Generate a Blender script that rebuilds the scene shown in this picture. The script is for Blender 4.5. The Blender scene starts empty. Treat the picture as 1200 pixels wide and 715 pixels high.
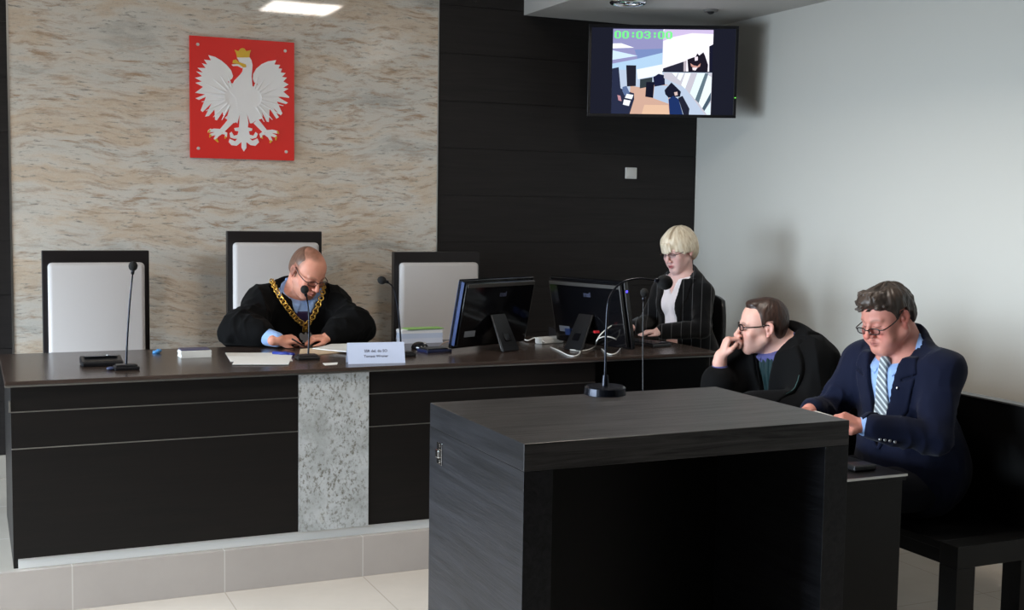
import bpy, bmesh, math, random
import numpy as np
from mathutils import Vector, Matrix
from mathutils.bvhtree import BVHTree
from mathutils.geometry import tessellate_polygon
random.seed(7); np.random.seed(7)
PI = math.pi
SC = bpy.context.scene
COL = SC.collection

# ------------------------------------------------------------------ materials
def srgb(r, g, b):
    f = lambda c: (c/255/12.92) if c/255 <= .04045 else ((c/255+.055)/1.055)**2.4
    return (f(r), f(g), f(b), 1)

def mat(name, col, rough=.5, metal=0., spec=.5, **k):
    m = bpy.data.materials.new(name); m.use_nodes = True
    b = m.node_tree.nodes['Principled BSDF']
    b.inputs['Base Color'].default_value = col
    b.inputs['Roughness'].default_value = rough
    b.inputs['Metallic'].default_value = metal
    b.inputs['Specular IOR Level'].default_value = spec
    for a, v in k.items():
        b.inputs[a.replace('_', ' ')].default_value = v
    return m

def nd(m, t, **k):
    n = m.node_tree.nodes.new(t)
    for a, v in k.items():
        if a in n.inputs: n.inputs[a].default_value = v
        else: setattr(n, a, v)
    return n

def lk(m, a, b): m.node_tree.links.new(a, b)
def bsdf(m): return m.node_tree.nodes['Principled BSDF']

def coords(m, scale, rot=(0, 0, 0), kind='Object'):
    tc = nd(m, 'ShaderNodeTexCoord'); mp = nd(m, 'ShaderNodeMapping')
    mp.inputs['Scale'].default_value = scale; mp.inputs['Rotation'].default_value = rot
    lk(m, tc.outputs[kind], mp.inputs['Vector']); return mp.outputs[0]

def ramp(m, fac, stops):
    r = nd(m, 'ShaderNodeValToRGB'); e = r.color_ramp.elements
    while len(e) < len(stops): e.new(.5)
    for i, (p, c) in enumerate(stops):
        e[i].position = p; e[i].color = c
    lk(m, fac, r.inputs[0]); return r.outputs[0]

def noise(m, vec, scale, detail=4, rough=.5, dist=0):
    n = nd(m, 'ShaderNodeTexNoise'); n.inputs['Scale'].default_value = scale
    n.inputs['Detail'].default_value = detail; n.inputs['Roughness'].default_value = rough
    n.inputs['Distortion'].default_value = dist
    lk(m, vec, n.inputs['Vector']); return n.outputs[0]

def mix(m, fac, a, b, mode='MIX'):
    n = nd(m, 'ShaderNodeMix'); n.data_type = 'RGBA'; n.blend_type = mode
    for i, v in ((0, fac), (6, a), (7, b)):
        if hasattr(v, 'links'): lk(m, v, n.inputs[i])
        else: n.inputs[i].default_value = v
    return n.outputs[2]

def bump(m, h, s, d=.002):
    n = nd(m, 'ShaderNodeBump'); n.inputs['Strength'].default_value = s
    n.inputs['Distance'].default_value = d
    lk(m, h, n.inputs['Height']); lk(m, n.outputs[0], bsdf(m).inputs['Normal'])

def wood(name, c1, c2, rough, axis='x', sc=1., bs=.25, spec=.25):
    m = mat(name, c1, rough, spec=spec)
    s = {'x': (1.2, 22, 22), 'y': (22, 1.2, 22), 'z': (22, 22, 1.2)}[axis]
    v = coords(m, tuple(q*sc for q in s))
    n1 = noise(m, v, 2.2, 8, .65, .6)
    lk(m, ramp(m, n1, [(.32, c1), (.72, c2)]), bsdf(m).inputs['Base Color'])
    v2 = coords(m, tuple(q*sc*3 for q in s)); n2 = noise(m, v2, 3, 3, .6)
    bump(m, n2, bs, .001)
    return m

M = {}
M['wall_wood'] = wood('dark panel wood', srgb(32, 29, 29), srgb(42, 39, 38), .55, 'x')
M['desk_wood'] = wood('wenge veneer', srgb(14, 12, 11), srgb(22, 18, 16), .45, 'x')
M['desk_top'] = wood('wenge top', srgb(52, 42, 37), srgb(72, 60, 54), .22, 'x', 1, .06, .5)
M['podium_wood'] = wood('podium wood', srgb(12, 11, 11), srgb(84, 81, 81), .36, 'x', 1, .8, .4)
M['podium_side'] = wood('podium side wood', srgb(19, 19, 21), srgb(40, 40, 44), .38, 'y', 1, .7)
M['black_wood'] = wood('black stained wood', srgb(6, 6, 6), srgb(11, 10, 10), .4, 'y')
M['frame_wood'] = mat('chair frame wood', srgb(24, 19, 20), .4)
M['alu'] = mat('brushed aluminium strip', srgb(190, 188, 184), .3, 1.)
M['chrome'] = mat('chrome', srgb(225, 225, 225), .12, 1.)
M['black_plastic'] = mat('black plastic', srgb(22, 22, 25), .35)
M['gloss_black'] = mat('glossy black plastic', srgb(12, 12, 15), .12)
M['dark_metal'] = mat('dark lacquered metal', srgb(34, 36, 44), .25, .7)
M['foam'] = mat('black foam', srgb(14, 14, 14), .95)
M['white_plastic'] = mat('white plastic', srgb(225, 225, 222), .4)
M['paper'] = mat('paper', srgb(236, 236, 232), .7)
M['plaster'] = mat('white ceiling plaster', srgb(196, 194, 190), .8)
M['gold'] = mat('gilt brass', srgb(214, 170, 84), .28, 1.)
M['silver'] = mat('silver', srgb(190, 190, 192), .3, 1.)
M['ink'] = mat('dark ink', srgb(84, 88, 112), .6)
M['blue_plastic'] = mat('blue plastic', srgb(40, 60, 150), .4)
M['red_plastic'] = mat('red plastic', srgb(200, 40, 50), .4)

def wall_paint():
    m = mat('white wallcovering', srgb(205, 203, 196), .75, spec=.3)
    v = coords(m, (60, 60, 60)); n = noise(m, v, 8, 3)
    bump(m, n, .08, .001); return m
M['wall'] = wall_paint()

def granite():
    m = mat('polished ivory granite', srgb(196, 186, 168), .035)
    w = nd(m, 'ShaderNodeTexWave'); 
    base_v = coords(m, (1, 1, 1), (0, math.radians(7), 0))
    wv = noise(m, base_v, 1.1, 3, .5)                                   # slow warp shared by all veins
    def vv(sx, sz, warp):
        v = coords(m, (sx, sx, sz), (0, math.radians(7), 0)); a = nd(m, 'ShaderNodeVectorMath', operation='MULTIPLY_ADD')
        cb = nd(m, 'ShaderNodeCombineXYZ'); lk(m, wv, cb.inputs[2]); lk(m, cb.outputs[0], a.inputs[0]); a.inputs[1].default_value = (0, 0, warp); lk(m, v, a.inputs[2]); return a.outputs[0]
    n1 = noise(m, vv(.7, 3.2, 1.0), 1.7, 7, .62)
    base = ramp(m, n1, [(.28, srgb(176, 174, 168)), (.40, srgb(220, 216, 208)), (.50, srgb(226, 218, 207)), (.58, srgb(222, 204, 183)), (.66, srgb(224, 212, 197)), (.80, srgb(196, 184, 170))])
    n2 = noise(m, vv(3.0, 16, 5), 2.1, 8, .70, .4)                       # thin tan streaks
    g1 = noise(m, vv(.8, 2.2, 1), 2.0, 3, .5)
    f2 = mix(m, 1., ramp(m, n2, [(.50, (0, 0, 0, 1)), (.64, (1, 1, 1, 1))]), ramp(m, g1, [(.38, (.3, .3, .3, 1)), (.55, (1, 1, 1, 1))]), 'MULTIPLY')
    c = mix(m, f2, base, srgb(186, 160, 136))
    n3 = noise(m, vv(6, 30, 4), 2.4, 6, .7, .2)                        # fine grey flecks
    f3 = ramp(m, n3, [(.57, (0, 0, 0, 1)), (.68, (.9, .9, .9, 1))]); c = mix(m, f3, c, srgb(140, 136, 128))
    n4 = noise(m, vv(2.6, 11, 1.5), 1.9, 5, .6, .4)                         # rusty blotches
    f4 = ramp(m, n4, [(.66, (0, 0, 0, 1)), (.78, (.7, .7, .7, 1))]); c = mix(m, f4, c, srgb(178, 142, 112))
    n5 = noise(m, coords(m, (60, 60, 120)), 3, 3, .7)
    c = mix(m, .22, c, ramp(m, n5, [(.35, srgb(118, 118, 114)), (.6, srgb(222, 220, 216))]), 'OVERLAY')
    m.node_tree.nodes.remove(w)
    lk(m, c, bsdf(m).inputs['Base Color']); return m
M['granite'] = granite()

def granite2():
    m = mat('grey speckled granite', srgb(160, 158, 150), .3)
    n1 = noise(m, coords(m, (3, 3, 3)), 3, 6, .6)
    base = ramp(m, n1, [(.35, srgb(160, 162, 160)), (.6, srgb(188, 190, 190)), (.75, srgb(176, 174, 162))])
    n2 = noise(m, coords(m, (26, 26, 18), (0, .5, 0)), 3, 5, .75)
    n3 = noise(m, coords(m, (2.5, 2.5, 2.5)), 2, 3, .6)
    f = ramp(m, n2, [(.50, (0, 0, 0, 1)), (.64, (1, 1, 1, 1))])
    g = ramp(m, n3, [(.36, (.25, .25, .25, 1)), (.56, (1, 1, 1, 1))])
    ff = mix(m, 1., f, g, 'MULTIPLY')
    lk(m, mix(m, ff, base, srgb(92, 86, 70)), bsdf(m).inputs['Base Color']); return m
M['granite_grey'] = granite2()

def tiles(name, c, grout, ox, oy, size, plane='xy', rough=.18):
    m = mat(name, c, rough)
    tc = nd(m, 'ShaderNodeTexCoord'); sp = nd(m, 'ShaderNodeSeparateXYZ')
    lk(m, tc.outputs['Object'], sp.inputs[0])
    outs = []
    for ax, off in zip(plane, (ox, oy)):
        a = nd(m, 'ShaderNodeMath', operation='ADD'); a.inputs[1].default_value = -off + 600*size[plane.index(ax)]
        lk(m, sp.outputs['xyz'.index(ax)], a.inputs[0])
        d = nd(m, 'ShaderNodeMath', operation='MODULO'); d.inputs[1].default_value = size[plane.index(ax)]
        lk(m, a.outputs[0], d.inputs[0])
        l = nd(m, 'ShaderNodeMath', operation='LESS_THAN'); l.inputs[1].default_value = .005
        lk(m, d.outputs[0], l.inputs[0]); outs.append(l.outputs[0])
    mx = nd(m, 'ShaderNodeMath', operation='MAXIMUM'); lk(m, outs[0], mx.inputs[0]); lk(m, outs[1], mx.inputs[1])
    n = noise(m, coords(m, (1.5, 1.5, 1.5)), 2, 5, .6)
    c2 = tuple(x*.9 for x in c[:3])+(1,)
    base = ramp(m, n, [(.3, c2), (.7, c)])
    lk(m, mix(m, mx.outputs[0], base, grout), bsdf(m).inputs['Base Color']); return m
M['floor'] = tiles('cream floor tiles', srgb(204, 194, 182), srgb(176, 166, 154), 1.60, 5.16, (.62, .62))
M['dais'] = tiles('beige dais tiles', srgb(176, 170, 160), srgb(196, 192, 184), .98, 5.7, (.62, .62), rough=.12)
M['riser'] = tiles('beige riser tiles', srgb(176, 167, 160), srgb(194, 188, 182), .98, -5, (.62, 9), 'xz', rough=.25)

def fabric(name, c, rough=.85, sheen=.3, bscale=900):
    m = mat(name, c, rough, spec=.12); bsdf(m).inputs['Sheen Weight'].default_value = sheen
    bsdf(m).inputs['Sheen Roughness'].default_value = .5
    n = noise(m, coords(m, (1, 1, 1)), bscale, 2); bump(m, n, .15, .0006); return m
M['robe'] = fabric('black robe cloth', srgb(7, 7, 8), .85, .02)
M['robe_purple'] = fabric('dark violet satin', srgb(44, 30, 66), .45, .2)
M['green_cloth'] = fabric('dark green satin', srgb(9, 38, 41), .5, .2)
M['navy'] = fabric('navy suit cloth', srgb(13, 19, 41), .8, .06)
M['navy_dark'] = fabric('dark trousers', srgb(12, 13, 22), .85, .04)
M['black_cloth'] = fabric('black cloth', srgb(12, 12, 14), .85, .04)
M['shirt_blue'] = fabric('light blue shirt', srgb(150, 180, 228), .7, .1)
M['shirt_lilac'] = fabric('lilac blue shirt', srgb(84, 84, 132), .7, .1)
M['blouse'] = fabric('white blouse', srgb(244, 236, 240), .6, .1)
M['leather'] = fabric('cream upholstery', srgb(208, 204, 203), .6, .05, 300)
M['shoe'] = mat('black shoe leather', srgb(18, 17, 17), .3)

def stripes(name, base, line, freq, width, rot, rough=.8):
    m = fabric(name, base, rough, .15)
    v = coords(m, (freq, freq, freq), rot)
    sp = nd(m, 'ShaderNodeSeparateXYZ'); lk(m, v, sp.inputs[0])
    ad = nd(m, 'ShaderNodeMath', operation='ADD'); ad.inputs[1].default_value = 500; lk(m, sp.outputs[0], ad.inputs[0])
    fr = nd(m, 'ShaderNodeMath', operation='FRACT'); lk(m, ad.outputs[0], fr.inputs[0])
    ls = nd(m, 'ShaderNodeMath', operation='LESS_THAN'); ls.inputs[1].default_value = width; lk(m, fr.outputs[0], ls.inputs[0])
    lk(m, mix(m, ls.outputs[0], base, line), bsdf(m).inputs['Base Color']); return m

def vcol(name, rough=.5, sss=.0, **k):
    m = mat(name, (1, 1, 1, 1), rough, **k)
    a = nd(m, 'ShaderNodeAttribute', attribute_name='Col')
    n = noise(m, coords(m, (1, 1, 1)), 45, 4)
    c = mix(m, .18, a.outputs['Color'], ramp(m, n, [(.3, (.35, .3, .3, 1)), (.7, (.62, .62, .62, 1))]), 'OVERLAY')
    lk(m, c, bsdf(m).inputs['Base Color'])
    b = bsdf(m)
    if sss:
        b.inputs['Subsurface Weight'].default_value = sss
        b.inputs['Subsurface Radius'].default_value = (.012, .005, .003)
        b.inputs['Subsurface Scale'].default_value = .6
    n2 = noise(m, coords(m, (1, 1, 1)), 260, 3); bump(m, n2, .15, .001)
    return m
M['skin'] = vcol('skin', .5, .12, spec=.35)
M['hair'] = vcol('hair', .42, 0, spec=.45)

def emit(name, c, s):
    m = bpy.data.materials.new(name); m.use_nodes = True
    nt = m.node_tree; nt.nodes.remove(nt.nodes['Principled BSDF'])
    e = nt.nodes.new('ShaderNodeEmission'); e.inputs[0].default_value = c; e.inputs[1].default_value = s
    nt.links.new(e.outputs[0], nt.nodes['Material Output'].inputs[0]); return m

# ------------------------------------------------------------------ object helpers
def link(name, me, m, parent=None):
    o = bpy.data.objects.new(name, me); COL.objects.link(o)
    if m is not None and len(me.materials) == 0: me.materials.append(m)
    if parent: o.parent = parent
    return o

def obj(name, bm, m, parent=None, smooth=False):
    me = bpy.data.meshes.new(name); bm.normal_update(); bm.to_mesh(me); bm.free()
    if smooth:
        for p in me.polygons: p.use_smooth = True
    return link(name, me, m, parent)

def empty(name, loc, rz=0):
    o = bpy.data.objects.new(name, None); COL.objects.link(o)
    o.location = loc; o.rotation_euler = (0, 0, rz); o.empty_display_size = .1; return o

def tag(o, label=None, cat=None, group=None, kind=None):
    if label: o['label'] = label
    if cat: o['category'] = cat
    if group: o['group'] = group
    if kind: o['kind'] = kind
    return o

def box(bm, lo, hi, bev=0, mtx=None, mi=0, seg=2):
    lo = Vector(lo); hi = Vector(hi); c = (lo+hi)/2; d = hi-lo
    g = bmesh.ops.create_cube(bm, size=1, matrix=Matrix.Translation(c) @ Matrix.Diagonal((*d, 1)))
    vs = g['verts']
    if bev:
        es = list({e for v in vs for e in v.link_edges})
        r = bmesh.ops.bevel(bm, geom=es, offset=bev, segments=seg, affect='EDGES', profile=.5)
        vs = list({v for f in r['faces'] for v in f.verts} | {v for v in vs if v.is_valid})
        # collect the whole island
        st = list(vs); seen = set(st)
        while st:
            v = st.pop()
            for e in v.link_edges:
                w = e.other_vert(v)
                if w not in seen: seen.add(w); st.append(w)
        vs = list(seen)
    if mtx: bmesh.ops.transform(bm, matrix=mtx, verts=vs)
    if mi:
        for f in {f for v in vs for f in v.link_faces}: f.material_index = mi
    return vs

def cyl(bm, a, b, r, r2=None, seg=20, caps=True):
    a = Vector(a); b = Vector(b); d = b-a
    q = d.to_track_quat('Z', 'Y').to_matrix().to_4x4()
    return bmesh.ops.create_cone(bm, cap_ends=caps, segments=seg, radius1=r, radius2=r if r2 is None else r2,
                                 depth=d.length, matrix=Matrix.Translation((a+b)/2) @ q)['verts']

def sph(bm, c, r, seg=16, sc=(1, 1, 1)):
    return bmesh.ops.create_uvsphere(bm, u_segments=seg, v_segments=seg//2+2, radius=r,
                                     matrix=Matrix.Translation(c) @ Matrix.Diagonal((*sc, 1)))['verts']

def spline(pts, n=8):
    P = [Vector(p) for p in pts]; P = [P[0]*2-P[1]]+P+[P[-1]*2-P[-2]]; out = []
    for i in range(1, len(P)-2):
        for k in range(n):
            t = k/n; a, b, c, d = P[i-1:i+3]
            out.append(.5*((2*b)+(c-a)*t+(2*a-5*b+4*c-d)*t*t+(3*b-3*c+d-a)*t**3))
    out.append(P[-2]); return out

def tube(bm, pts, r, seg=8, smooth=6, closed=False):
    P = spline(pts, smooth) if smooth and not closed else [Vector(p) for p in pts]
    n = len(P); rings = []; up = Vector((0, 0, 1)); prev = None
    for i, p in enumerate(P):
        if closed: t = (P[(i+1) % n]-P[i-1]).normalized()
        else: t = (P[min(i+1, n-1)]-P[max(i-1, 0)]).normalized()
        if prev is None:
            a = t.cross(up if abs(t.z) < .9 else Vector((1, 0, 0))).normalized()
        else: a = (prev - t*prev.dot(t)).normalized()
        prev = a; b = t.cross(a)
        rr = r(i/(n-1)) if callable(r) else r
        rings.append([bm.verts.new(p+(a*math.cos(2*PI*k/seg)+b*math.sin(2*PI*k/seg))*rr) for k in range(seg)])
    m = n if closed else n-1
    for i in range(m):
        A = rings[i]; B = rings[(i+1) % n]
        for k in range(seg):
            bm.faces.new((A[k], A[(k+1) % seg], B[(k+1) % seg], B[k]))
    if not closed:
        bm.faces.new(rings[0][::-1]); bm.faces.new(rings[-1])
    return rings

def prism(bm, pts, fn, y0, y1):
    """pts 2-D outline, fn(u,v,d)->3-D; closed solid between depths y0 and y1"""
    a = [bm.verts.new(fn(u, v, y0)) for u, v in pts]; b = [bm.verts.new(fn(u, v, y1)) for u, v in pts]
    n = len(pts); fs = []
    for t in tessellate_polygon([[Vector((u, v, 0)) for u, v in pts]]):
        for L in (a, b):
            try: fs.append(bm.faces.new([L[i] for i in t]))
            except ValueError: pass
    for i in range(n): fs.append(bm.faces.new((a[i], a[(i+1) % n], b[(i+1) % n], b[i])))
    return fs

def text_mesh(s, size, ext=.0004, align='CENTER', bold=0):
    cu = bpy.data.curves.new('t', 'FONT'); cu.body = s; cu.size = size; cu.extrude = ext
    cu.align_x = align; cu.align_y = 'CENTER'; cu.offset = bold; cu.resolution_u = 3
    o = bpy.data.objects.new('t', cu); COL.objects.link(o)
    dg = bpy.context.evaluated_depsgraph_get(); me = bpy.data.meshes.new_from_object(o.evaluated_get(dg))
    bpy.data.objects.remove(o); bpy.data.curves.remove(cu); me.materials.clear(); return me

# ------------------------------------------------------------------ camera
FP = 1416.738; YAW, PIT, ROL = [math.radians(a) for a in (24.23857, 4.63292, .84804)]
H = 1.68
cw = Vector((math.sin(YAW)*math.cos(PIT), math.cos(YAW)*math.cos(PIT), -math.sin(PIT)))
cr = Vector((math.cos(YAW), -math.sin(YAW), 0)); cu_ = cr.cross(cw)
cr, cu_ = cr*math.cos(ROL)+cu_*math.sin(ROL), cu_*math.cos(ROL)-cr*math.sin(ROL)
cam = bpy.data.cameras.new('camera'); cam.sensor_width = 36; cam.lens = FP/1200*36
camo = bpy.data.objects.new('camera', cam); COL.objects.link(camo)
mw = Matrix((( cr.x, cu_.x, -cw.x, 0), (cr.y, cu_.y, -cw.y, 0), (cr.z, cu_.z, -cw.z, H), (0, 0, 0, 1)))
camo.matrix_world = mw; cam.clip_start = .05; SC.camera = camo

def un(x, y, ax, v):
    d = cw*FP+cr*(x-600)+cu_*(357.5-y); i = 'xyz'.index(ax)
    c = Vector((0, 0, H)); return c+d*((v-c[i])/d[i])

# ------------------------------------------------------------------ room
XR, YB, ZC, ZD = 4.50, 7.0, 3.3, .182
XL, YF = -3.2, -3.0
def struct(name, bm, m, parent=None):
    o = obj(name, bm, m, parent)
    if not parent: o['kind'] = 'structure'
    return o
bm = bmesh.new(); box(bm, (XL-.2, YF-.2, -.12), (XR+.2, YB+.2, 0)); struct('floor', bm, M['floor'])
bm = bmesh.new(); box(bm, (XL-.2, YF-.2, ZC), (XR+.2, YB+.2, ZC+.12)); struct('ceiling', bm, M['plaster'])
bm = bmesh.new(); box(bm, (XR, YF-.2, 0), (XR+.15, YB+.2, ZC)); struct('wall_right', bm, M['wall'])
bm = bmesh.new(); box(bm, (XL-.2, YF-.2, 0), (XR+.15, YF, ZC)); struct('wall_front', bm, M['wall_wood'])
# back wall: substrate, wood cladding boards with grooves, granite slab
bm = bmesh.new(); box(bm, (XL-.2, YB+.03, 0), (XR, YB+.2, ZC)); struct('wall_back', bm, M['plaster'])
def cladding(name, x0, x1):
    bm = bmesh.new(); zs = [.182]+[.305+.2885*i for i in range(12)]
    for i in range(1, len(zs)-1):
        if zs[i] > ZC-.02: break
        box(bm, (x0, YB, zs[i]+.0015), (x1, YB+.03, min(zs[i+1]-.0015, ZC)), 0)
    box(bm, (x0, YB+.006, .3), (x1, YB+.03, ZC))
    return struct(name, bm, M['wall_wood'])
cladding('trim_1', 2.636, XR); cladding('trim_2', XL, .205)
bm = bmesh.new(); box(bm, (.215, YB-.004, ZD), (2.63, YB+.03, ZC)); struct('trim_3', bm, M['granite'])
bm = bmesh.new(); box(bm, (.205, YB-.008, ZD), (.215, YB+.03, ZC)); box(bm, (2.63, YB-.008, ZD), (2.636, YB+.03, ZC)); struct('trim_4', bm, M['alu'])
bm = bmesh.new(); box(bm, (XL, YB-.012, ZD), (.205, YB+.03, .303)); box(bm, (2.64, YB-.012, ZD), (XR, YB+.03, .303)); struct('baseboard_back', bm, M['dais'])
# dropped ceiling over the right part
bm = bmesh.new(); box(bm, (3.204, 1.2, 2.879), (XR, YB, ZC)); struct('trim_5', bm, M['plaster'])
# dais
bm = bmesh.new(); box(bm, (XL, 5.18, 0), (XR, YB+.03, ZD)); d = struct('trim_6', bm, M['dais'])
bm = bmesh.new(); box(bm, (XL, 5.164, 0), (XR, 5.18, ZD+.001)); struct('trim_7', bm, M['riser'])
# left wall with four tall windows
wy = [(2.1, 3.5), (3.7, 5.1), (5.3, 6.5)]; WZ0, WZ1 = .10, 2.1
bm = bmesh.new(); xs0, xs1 = XL-.2, XL
box(bm, (xs0, YF, 0), (xs1, YB+.2, WZ0)); box(bm, (xs0, YF, WZ1), (xs1, YB+.2, ZC))
ys = [YF]+[v for w in wy for v in w]+[YB+.2]
for i in range(0, len(ys), 2): box(bm, (xs0, ys[i], WZ0), (xs1, ys[i+1], WZ1))
struct('wall_left', bm, M['wall'])
glass = mat('window glass', (1, 1, 1, 1), 0, Transmission_Weight=1., IOR=1.01)
for i, (a, b) in enumerate(wy):
    bm = bmesh.new(); x = XL-.12
    for q in (((x, a, WZ0), (x+.06, a+.06, WZ1)), ((x, b-.06, WZ0), (x+.06, b, WZ1)), ((x, a, WZ0), (x+.06, b, WZ0+.06)),
              ((x, a, WZ1-.06), (x+.06, b, WZ1)), ((x, (a+b)/2-.03, WZ0), (x+.06, (a+b)/2+.03, WZ1))): box(bm, *q)
    w = struct('window_%d' % (i+1), bm, M['alu'])
# ------------------------------------------------------------------ ceiling lamps
def ceiling_lamp(x, y, label, group='recessed ceiling lights', z=ZC):
    t = empty('ceiling_light', (x, y, z)); tag(t, label, 'ceiling light', group)
    bm = bmesh.new()
    for s in (-1, 1):
        box(bm, (s*.31-.02, -.33, -.012), (s*.31+.02, .33, -.0005)); box(bm, (-.29, s*.31-.02, -.012), (.29, s*.31+.02, -.0005))
    obj('frame', bm, M['white_plastic'], t)
    bm = bmesh.new(); box(bm, (-.29, -.29, -.008), (.29, .29, -.001)); obj('diffuser', bm, M['lamp_on'], t)
    return t
M['lamp_on'] = emit('lit diffuser', (1, .93, .84, 1), 11)
for (x, y) in ((2.53, 4.05), (-.4, 4.05)):
    ceiling_lamp(x, y, 'square recessed ceiling light with a lit diffuser')
M['plinth_white'] = mat('light grey plinth laminate', srgb(214, 212, 208), .35)
# ------------------------------------------------------------------ judges' desk
t = empty('judges_desk', (1.8, 5.6, ZD)); tag(t, 'long dark wood judges bench with a grey granite pillar panel on a low tiled dais', 'desk')
def part(name, boxes, m, root, bev=0, **k):
    bm = bmesh.new()
    for b in boxes: box(bm, *b, bev)
    L = root.matrix_basis.inverted() if False else Matrix.Translation(-Vector(root.location))
    bmesh.ops.transform(bm, matrix=L, verts=bm.verts)
    return obj(name, bm, m, root)
YD = 5.19
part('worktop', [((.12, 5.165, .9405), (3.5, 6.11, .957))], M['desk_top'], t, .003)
part('edge_strip', [((.12, 5.166, .9335), (3.5, 5.2, .940))], M['alu'], t)
for x0, x1 in ((.142, 1.311), (1.636, 2.788)):
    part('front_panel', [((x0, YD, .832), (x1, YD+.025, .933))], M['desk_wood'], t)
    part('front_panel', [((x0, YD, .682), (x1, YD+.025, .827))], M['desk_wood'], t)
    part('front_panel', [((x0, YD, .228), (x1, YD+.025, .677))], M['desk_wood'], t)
    part('metal_strip', [((x0, YD-.002, .8275), (x1, YD+.02, .8315))], M['alu'], t)
    part('metal_strip', [((x0, YD-.002, .6775), (x1, YD+.02, .6815))], M['alu'], t)
part('granite_panel', [((1.313, YD-.004, .226), (1.634, YD+.025, .933))], M['granite_grey'], t)
part('plinth', [((.16, YD+.012, ZD+.001), (3.45, YD+.06, .227))], M['plinth_white'], t)
part('side_panel', [((.142, YD+.026, ZD+.001), (.175, 6.14, .940))], M['desk_wood'], t)
part('recessed_panel', [((2.79, YD+.06, ZD+.001), (3.47, YD+.09, .940))], M['black_wood'], t)
part('back_panel', [((.175, 5.24, ZD+.001), (2.79, 5.27, .940))], M['desk_wood'], t)
part('side_panel', [((3.44, YD+.09, ZD+.001), (3.47, 5.62, .940))], M['desk_wood'], t)
part('metal_edge', [((.134, YD-.003, .83), (.141, YD+.02, .875))], M['alu'], t)

# ------------------------------------------------------------------ podium
t = empty('witness_stand', (1.74, 3.0, 0)); tag(t, 'dark wood box shaped lectern stand with open front in the foreground', 'lectern')
X0, X1, Y0, Y1, ZT = 1.236, 2.238, 2.66, 3.325, 1.1
o = part('top', [((X0, Y0, 1.03), (X1, Y1, ZT))], M['podium_wood'], t, .002)
o.data.materials.append(M['podium_side'])
for p_ in o.data.polygons:
    if abs(p_.normal.x) > .8: p_.material_index = 1
part('side_panel', [((X0, Y0, 0.001), (X0+.08, Y1, 1.03))], M['podium_side'], t, .001)
part('side_panel', [((X1-.08, Y0, 0.001), (X1, Y1, 1.03))], M['podium_side'], t, .001)
part('back_panel', [((X0+.08, Y1-.14, .05), (X1-.08, Y1-.11, 1.03))], M['black_wood'], t)
bm = bmesh.new()
box(bm, (-.004, -.02, -.032), (.0, .02, .032), .001)
box(bm, (-.012, -.012, -.012), (-.004, .012, .012), .003)
for s in (-1, 1): cyl(bm, (-.006, 0, s*.023), (-.003, 0, s*.023), .005)
o = obj('latch_plate', bm, M['chrome'], t); o.location = (X0-1.74, 3.235-3.0, .965)

# ------------------------------------------------------------------ parties' table
t = empty('side_table', (2.76, 4.2, 0)); tag(t, 'long black table in front of the two men on the bench', 'table')
part('tabletop', [((2.47, 3.312, .725), (3.052, 5.12, .75))], M['black_wood'], t, .001)
part('edge_strip', [((2.47, 3.306, .741), (3.052, 3.312, .7495))], M['alu'], t)
part('end_panel', [((2.49, 3.325, .001), (3.046, 3.355, .725))], M['black_wood'], t)
part('end_panel', [((2.49, 5.06, .001), (3.046, 5.09, .725))], M['black_wood'], t)
part('modesty_panel', [((2.52, 3.355, .15), (2.545, 5.06, .725))], M['black_wood'], t)

M['bench_front'] = wood('bench end wood', srgb(13, 13, 13), srgb(20, 20, 20), .4, 'x')
# ------------------------------------------------------------------ bench
t = empty('bench', (3.55, 4.2, 0)); tag(t, 'long black wooden bench with a high back along the white wall', 'bench')
bx0, bx1, by0, by1 = 3.30, 3.80, 3.30, 5.08
part('seat', [((bx0, by0+.09, .425), (bx1-.05, by1, .455))], M['black_wood'], t, .003)
part('rail', [((bx0+.01, by0+.09, .37), (bx0+.04, by1, .425))], M['black_wood'], t)
part('seat_end_rail', [((bx0, by0, .372), (bx1-.09, by0+.09, .455))], M['bench_front'], t, .002)
part('backrest', [((bx1-.05, by0-.02, .40), (bx1, by1, .93))], M['black_wood'], t, .003)
part('backrest_top_highlight', [((bx1-.055, by0-.02, .93), (bx1+.005, by1, .936))], M['alu2'] if 'alu2' in M else mat('grey top edge highlight', srgb(96, 94, 92), .4, .6), t)  # thin grey strip paints the highlight along the backrest's top edge
for x, y in ((bx0, by0), (bx1-.18, by0), (bx0, by1-.09), (bx1-.18, by1-.09), (bx0, 4.1)):
    part('leg', [((x, y, 0.001), (x+.09, y+.09, .372))], M['bench_front'] if y < 3.5 else M['black_wood'], t, .002)

# ------------------------------------------------------------------ high-back chairs
def throne(x, zt, label, w=.54, y=6.76):
    t = empty('judge_chair', (x, y, ZD)); tag(t, label, 'chair', None)
    h = zt-ZD; bm = bmesh.new(); box(bm, (-w/2, -.02, .28), (w/2, .025, h), .004); obj('back_frame', bm, M['frame_wood'], t)
    bm = bmesh.new(); vs = box(bm, (-w/2+.026, -.085, .36), (w/2-.03, -.019, h-.062), .022, seg=4)
    obj('back_cushion', bm, M['leather'], t, True)
    bm = bmesh.new(); box(bm, (-w/2+.03, -.54, .37), (w/2-.03, -.085, .47), .03, seg=4); obj('seat_cushion', bm, M['leather'], t, True)
    bm = bmesh.new(); box(bm, (-w/2+.01, -.55, .30), (w/2-.01, -.02, .37), .004); obj('seat_frame', bm, M['frame_wood'], t)
    for sx in (-1, 1):
        for yy in (-.54, -.035):
            bm = bmesh.new(); box(bm, (sx*(w/2-.035)-.022, yy, .001), (sx*(w/2-.035)+.022, yy+.045, .30), .003); obj('leg', bm, M['frame_wood'], t)
    return t
throne(.617, 1.418, 'empty high backed chair with cream cushion and dark frame, leftmost behind the desk')
throne(1.572, 1.525, 'tallest high backed cream chair directly behind the judge', .535)
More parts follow.
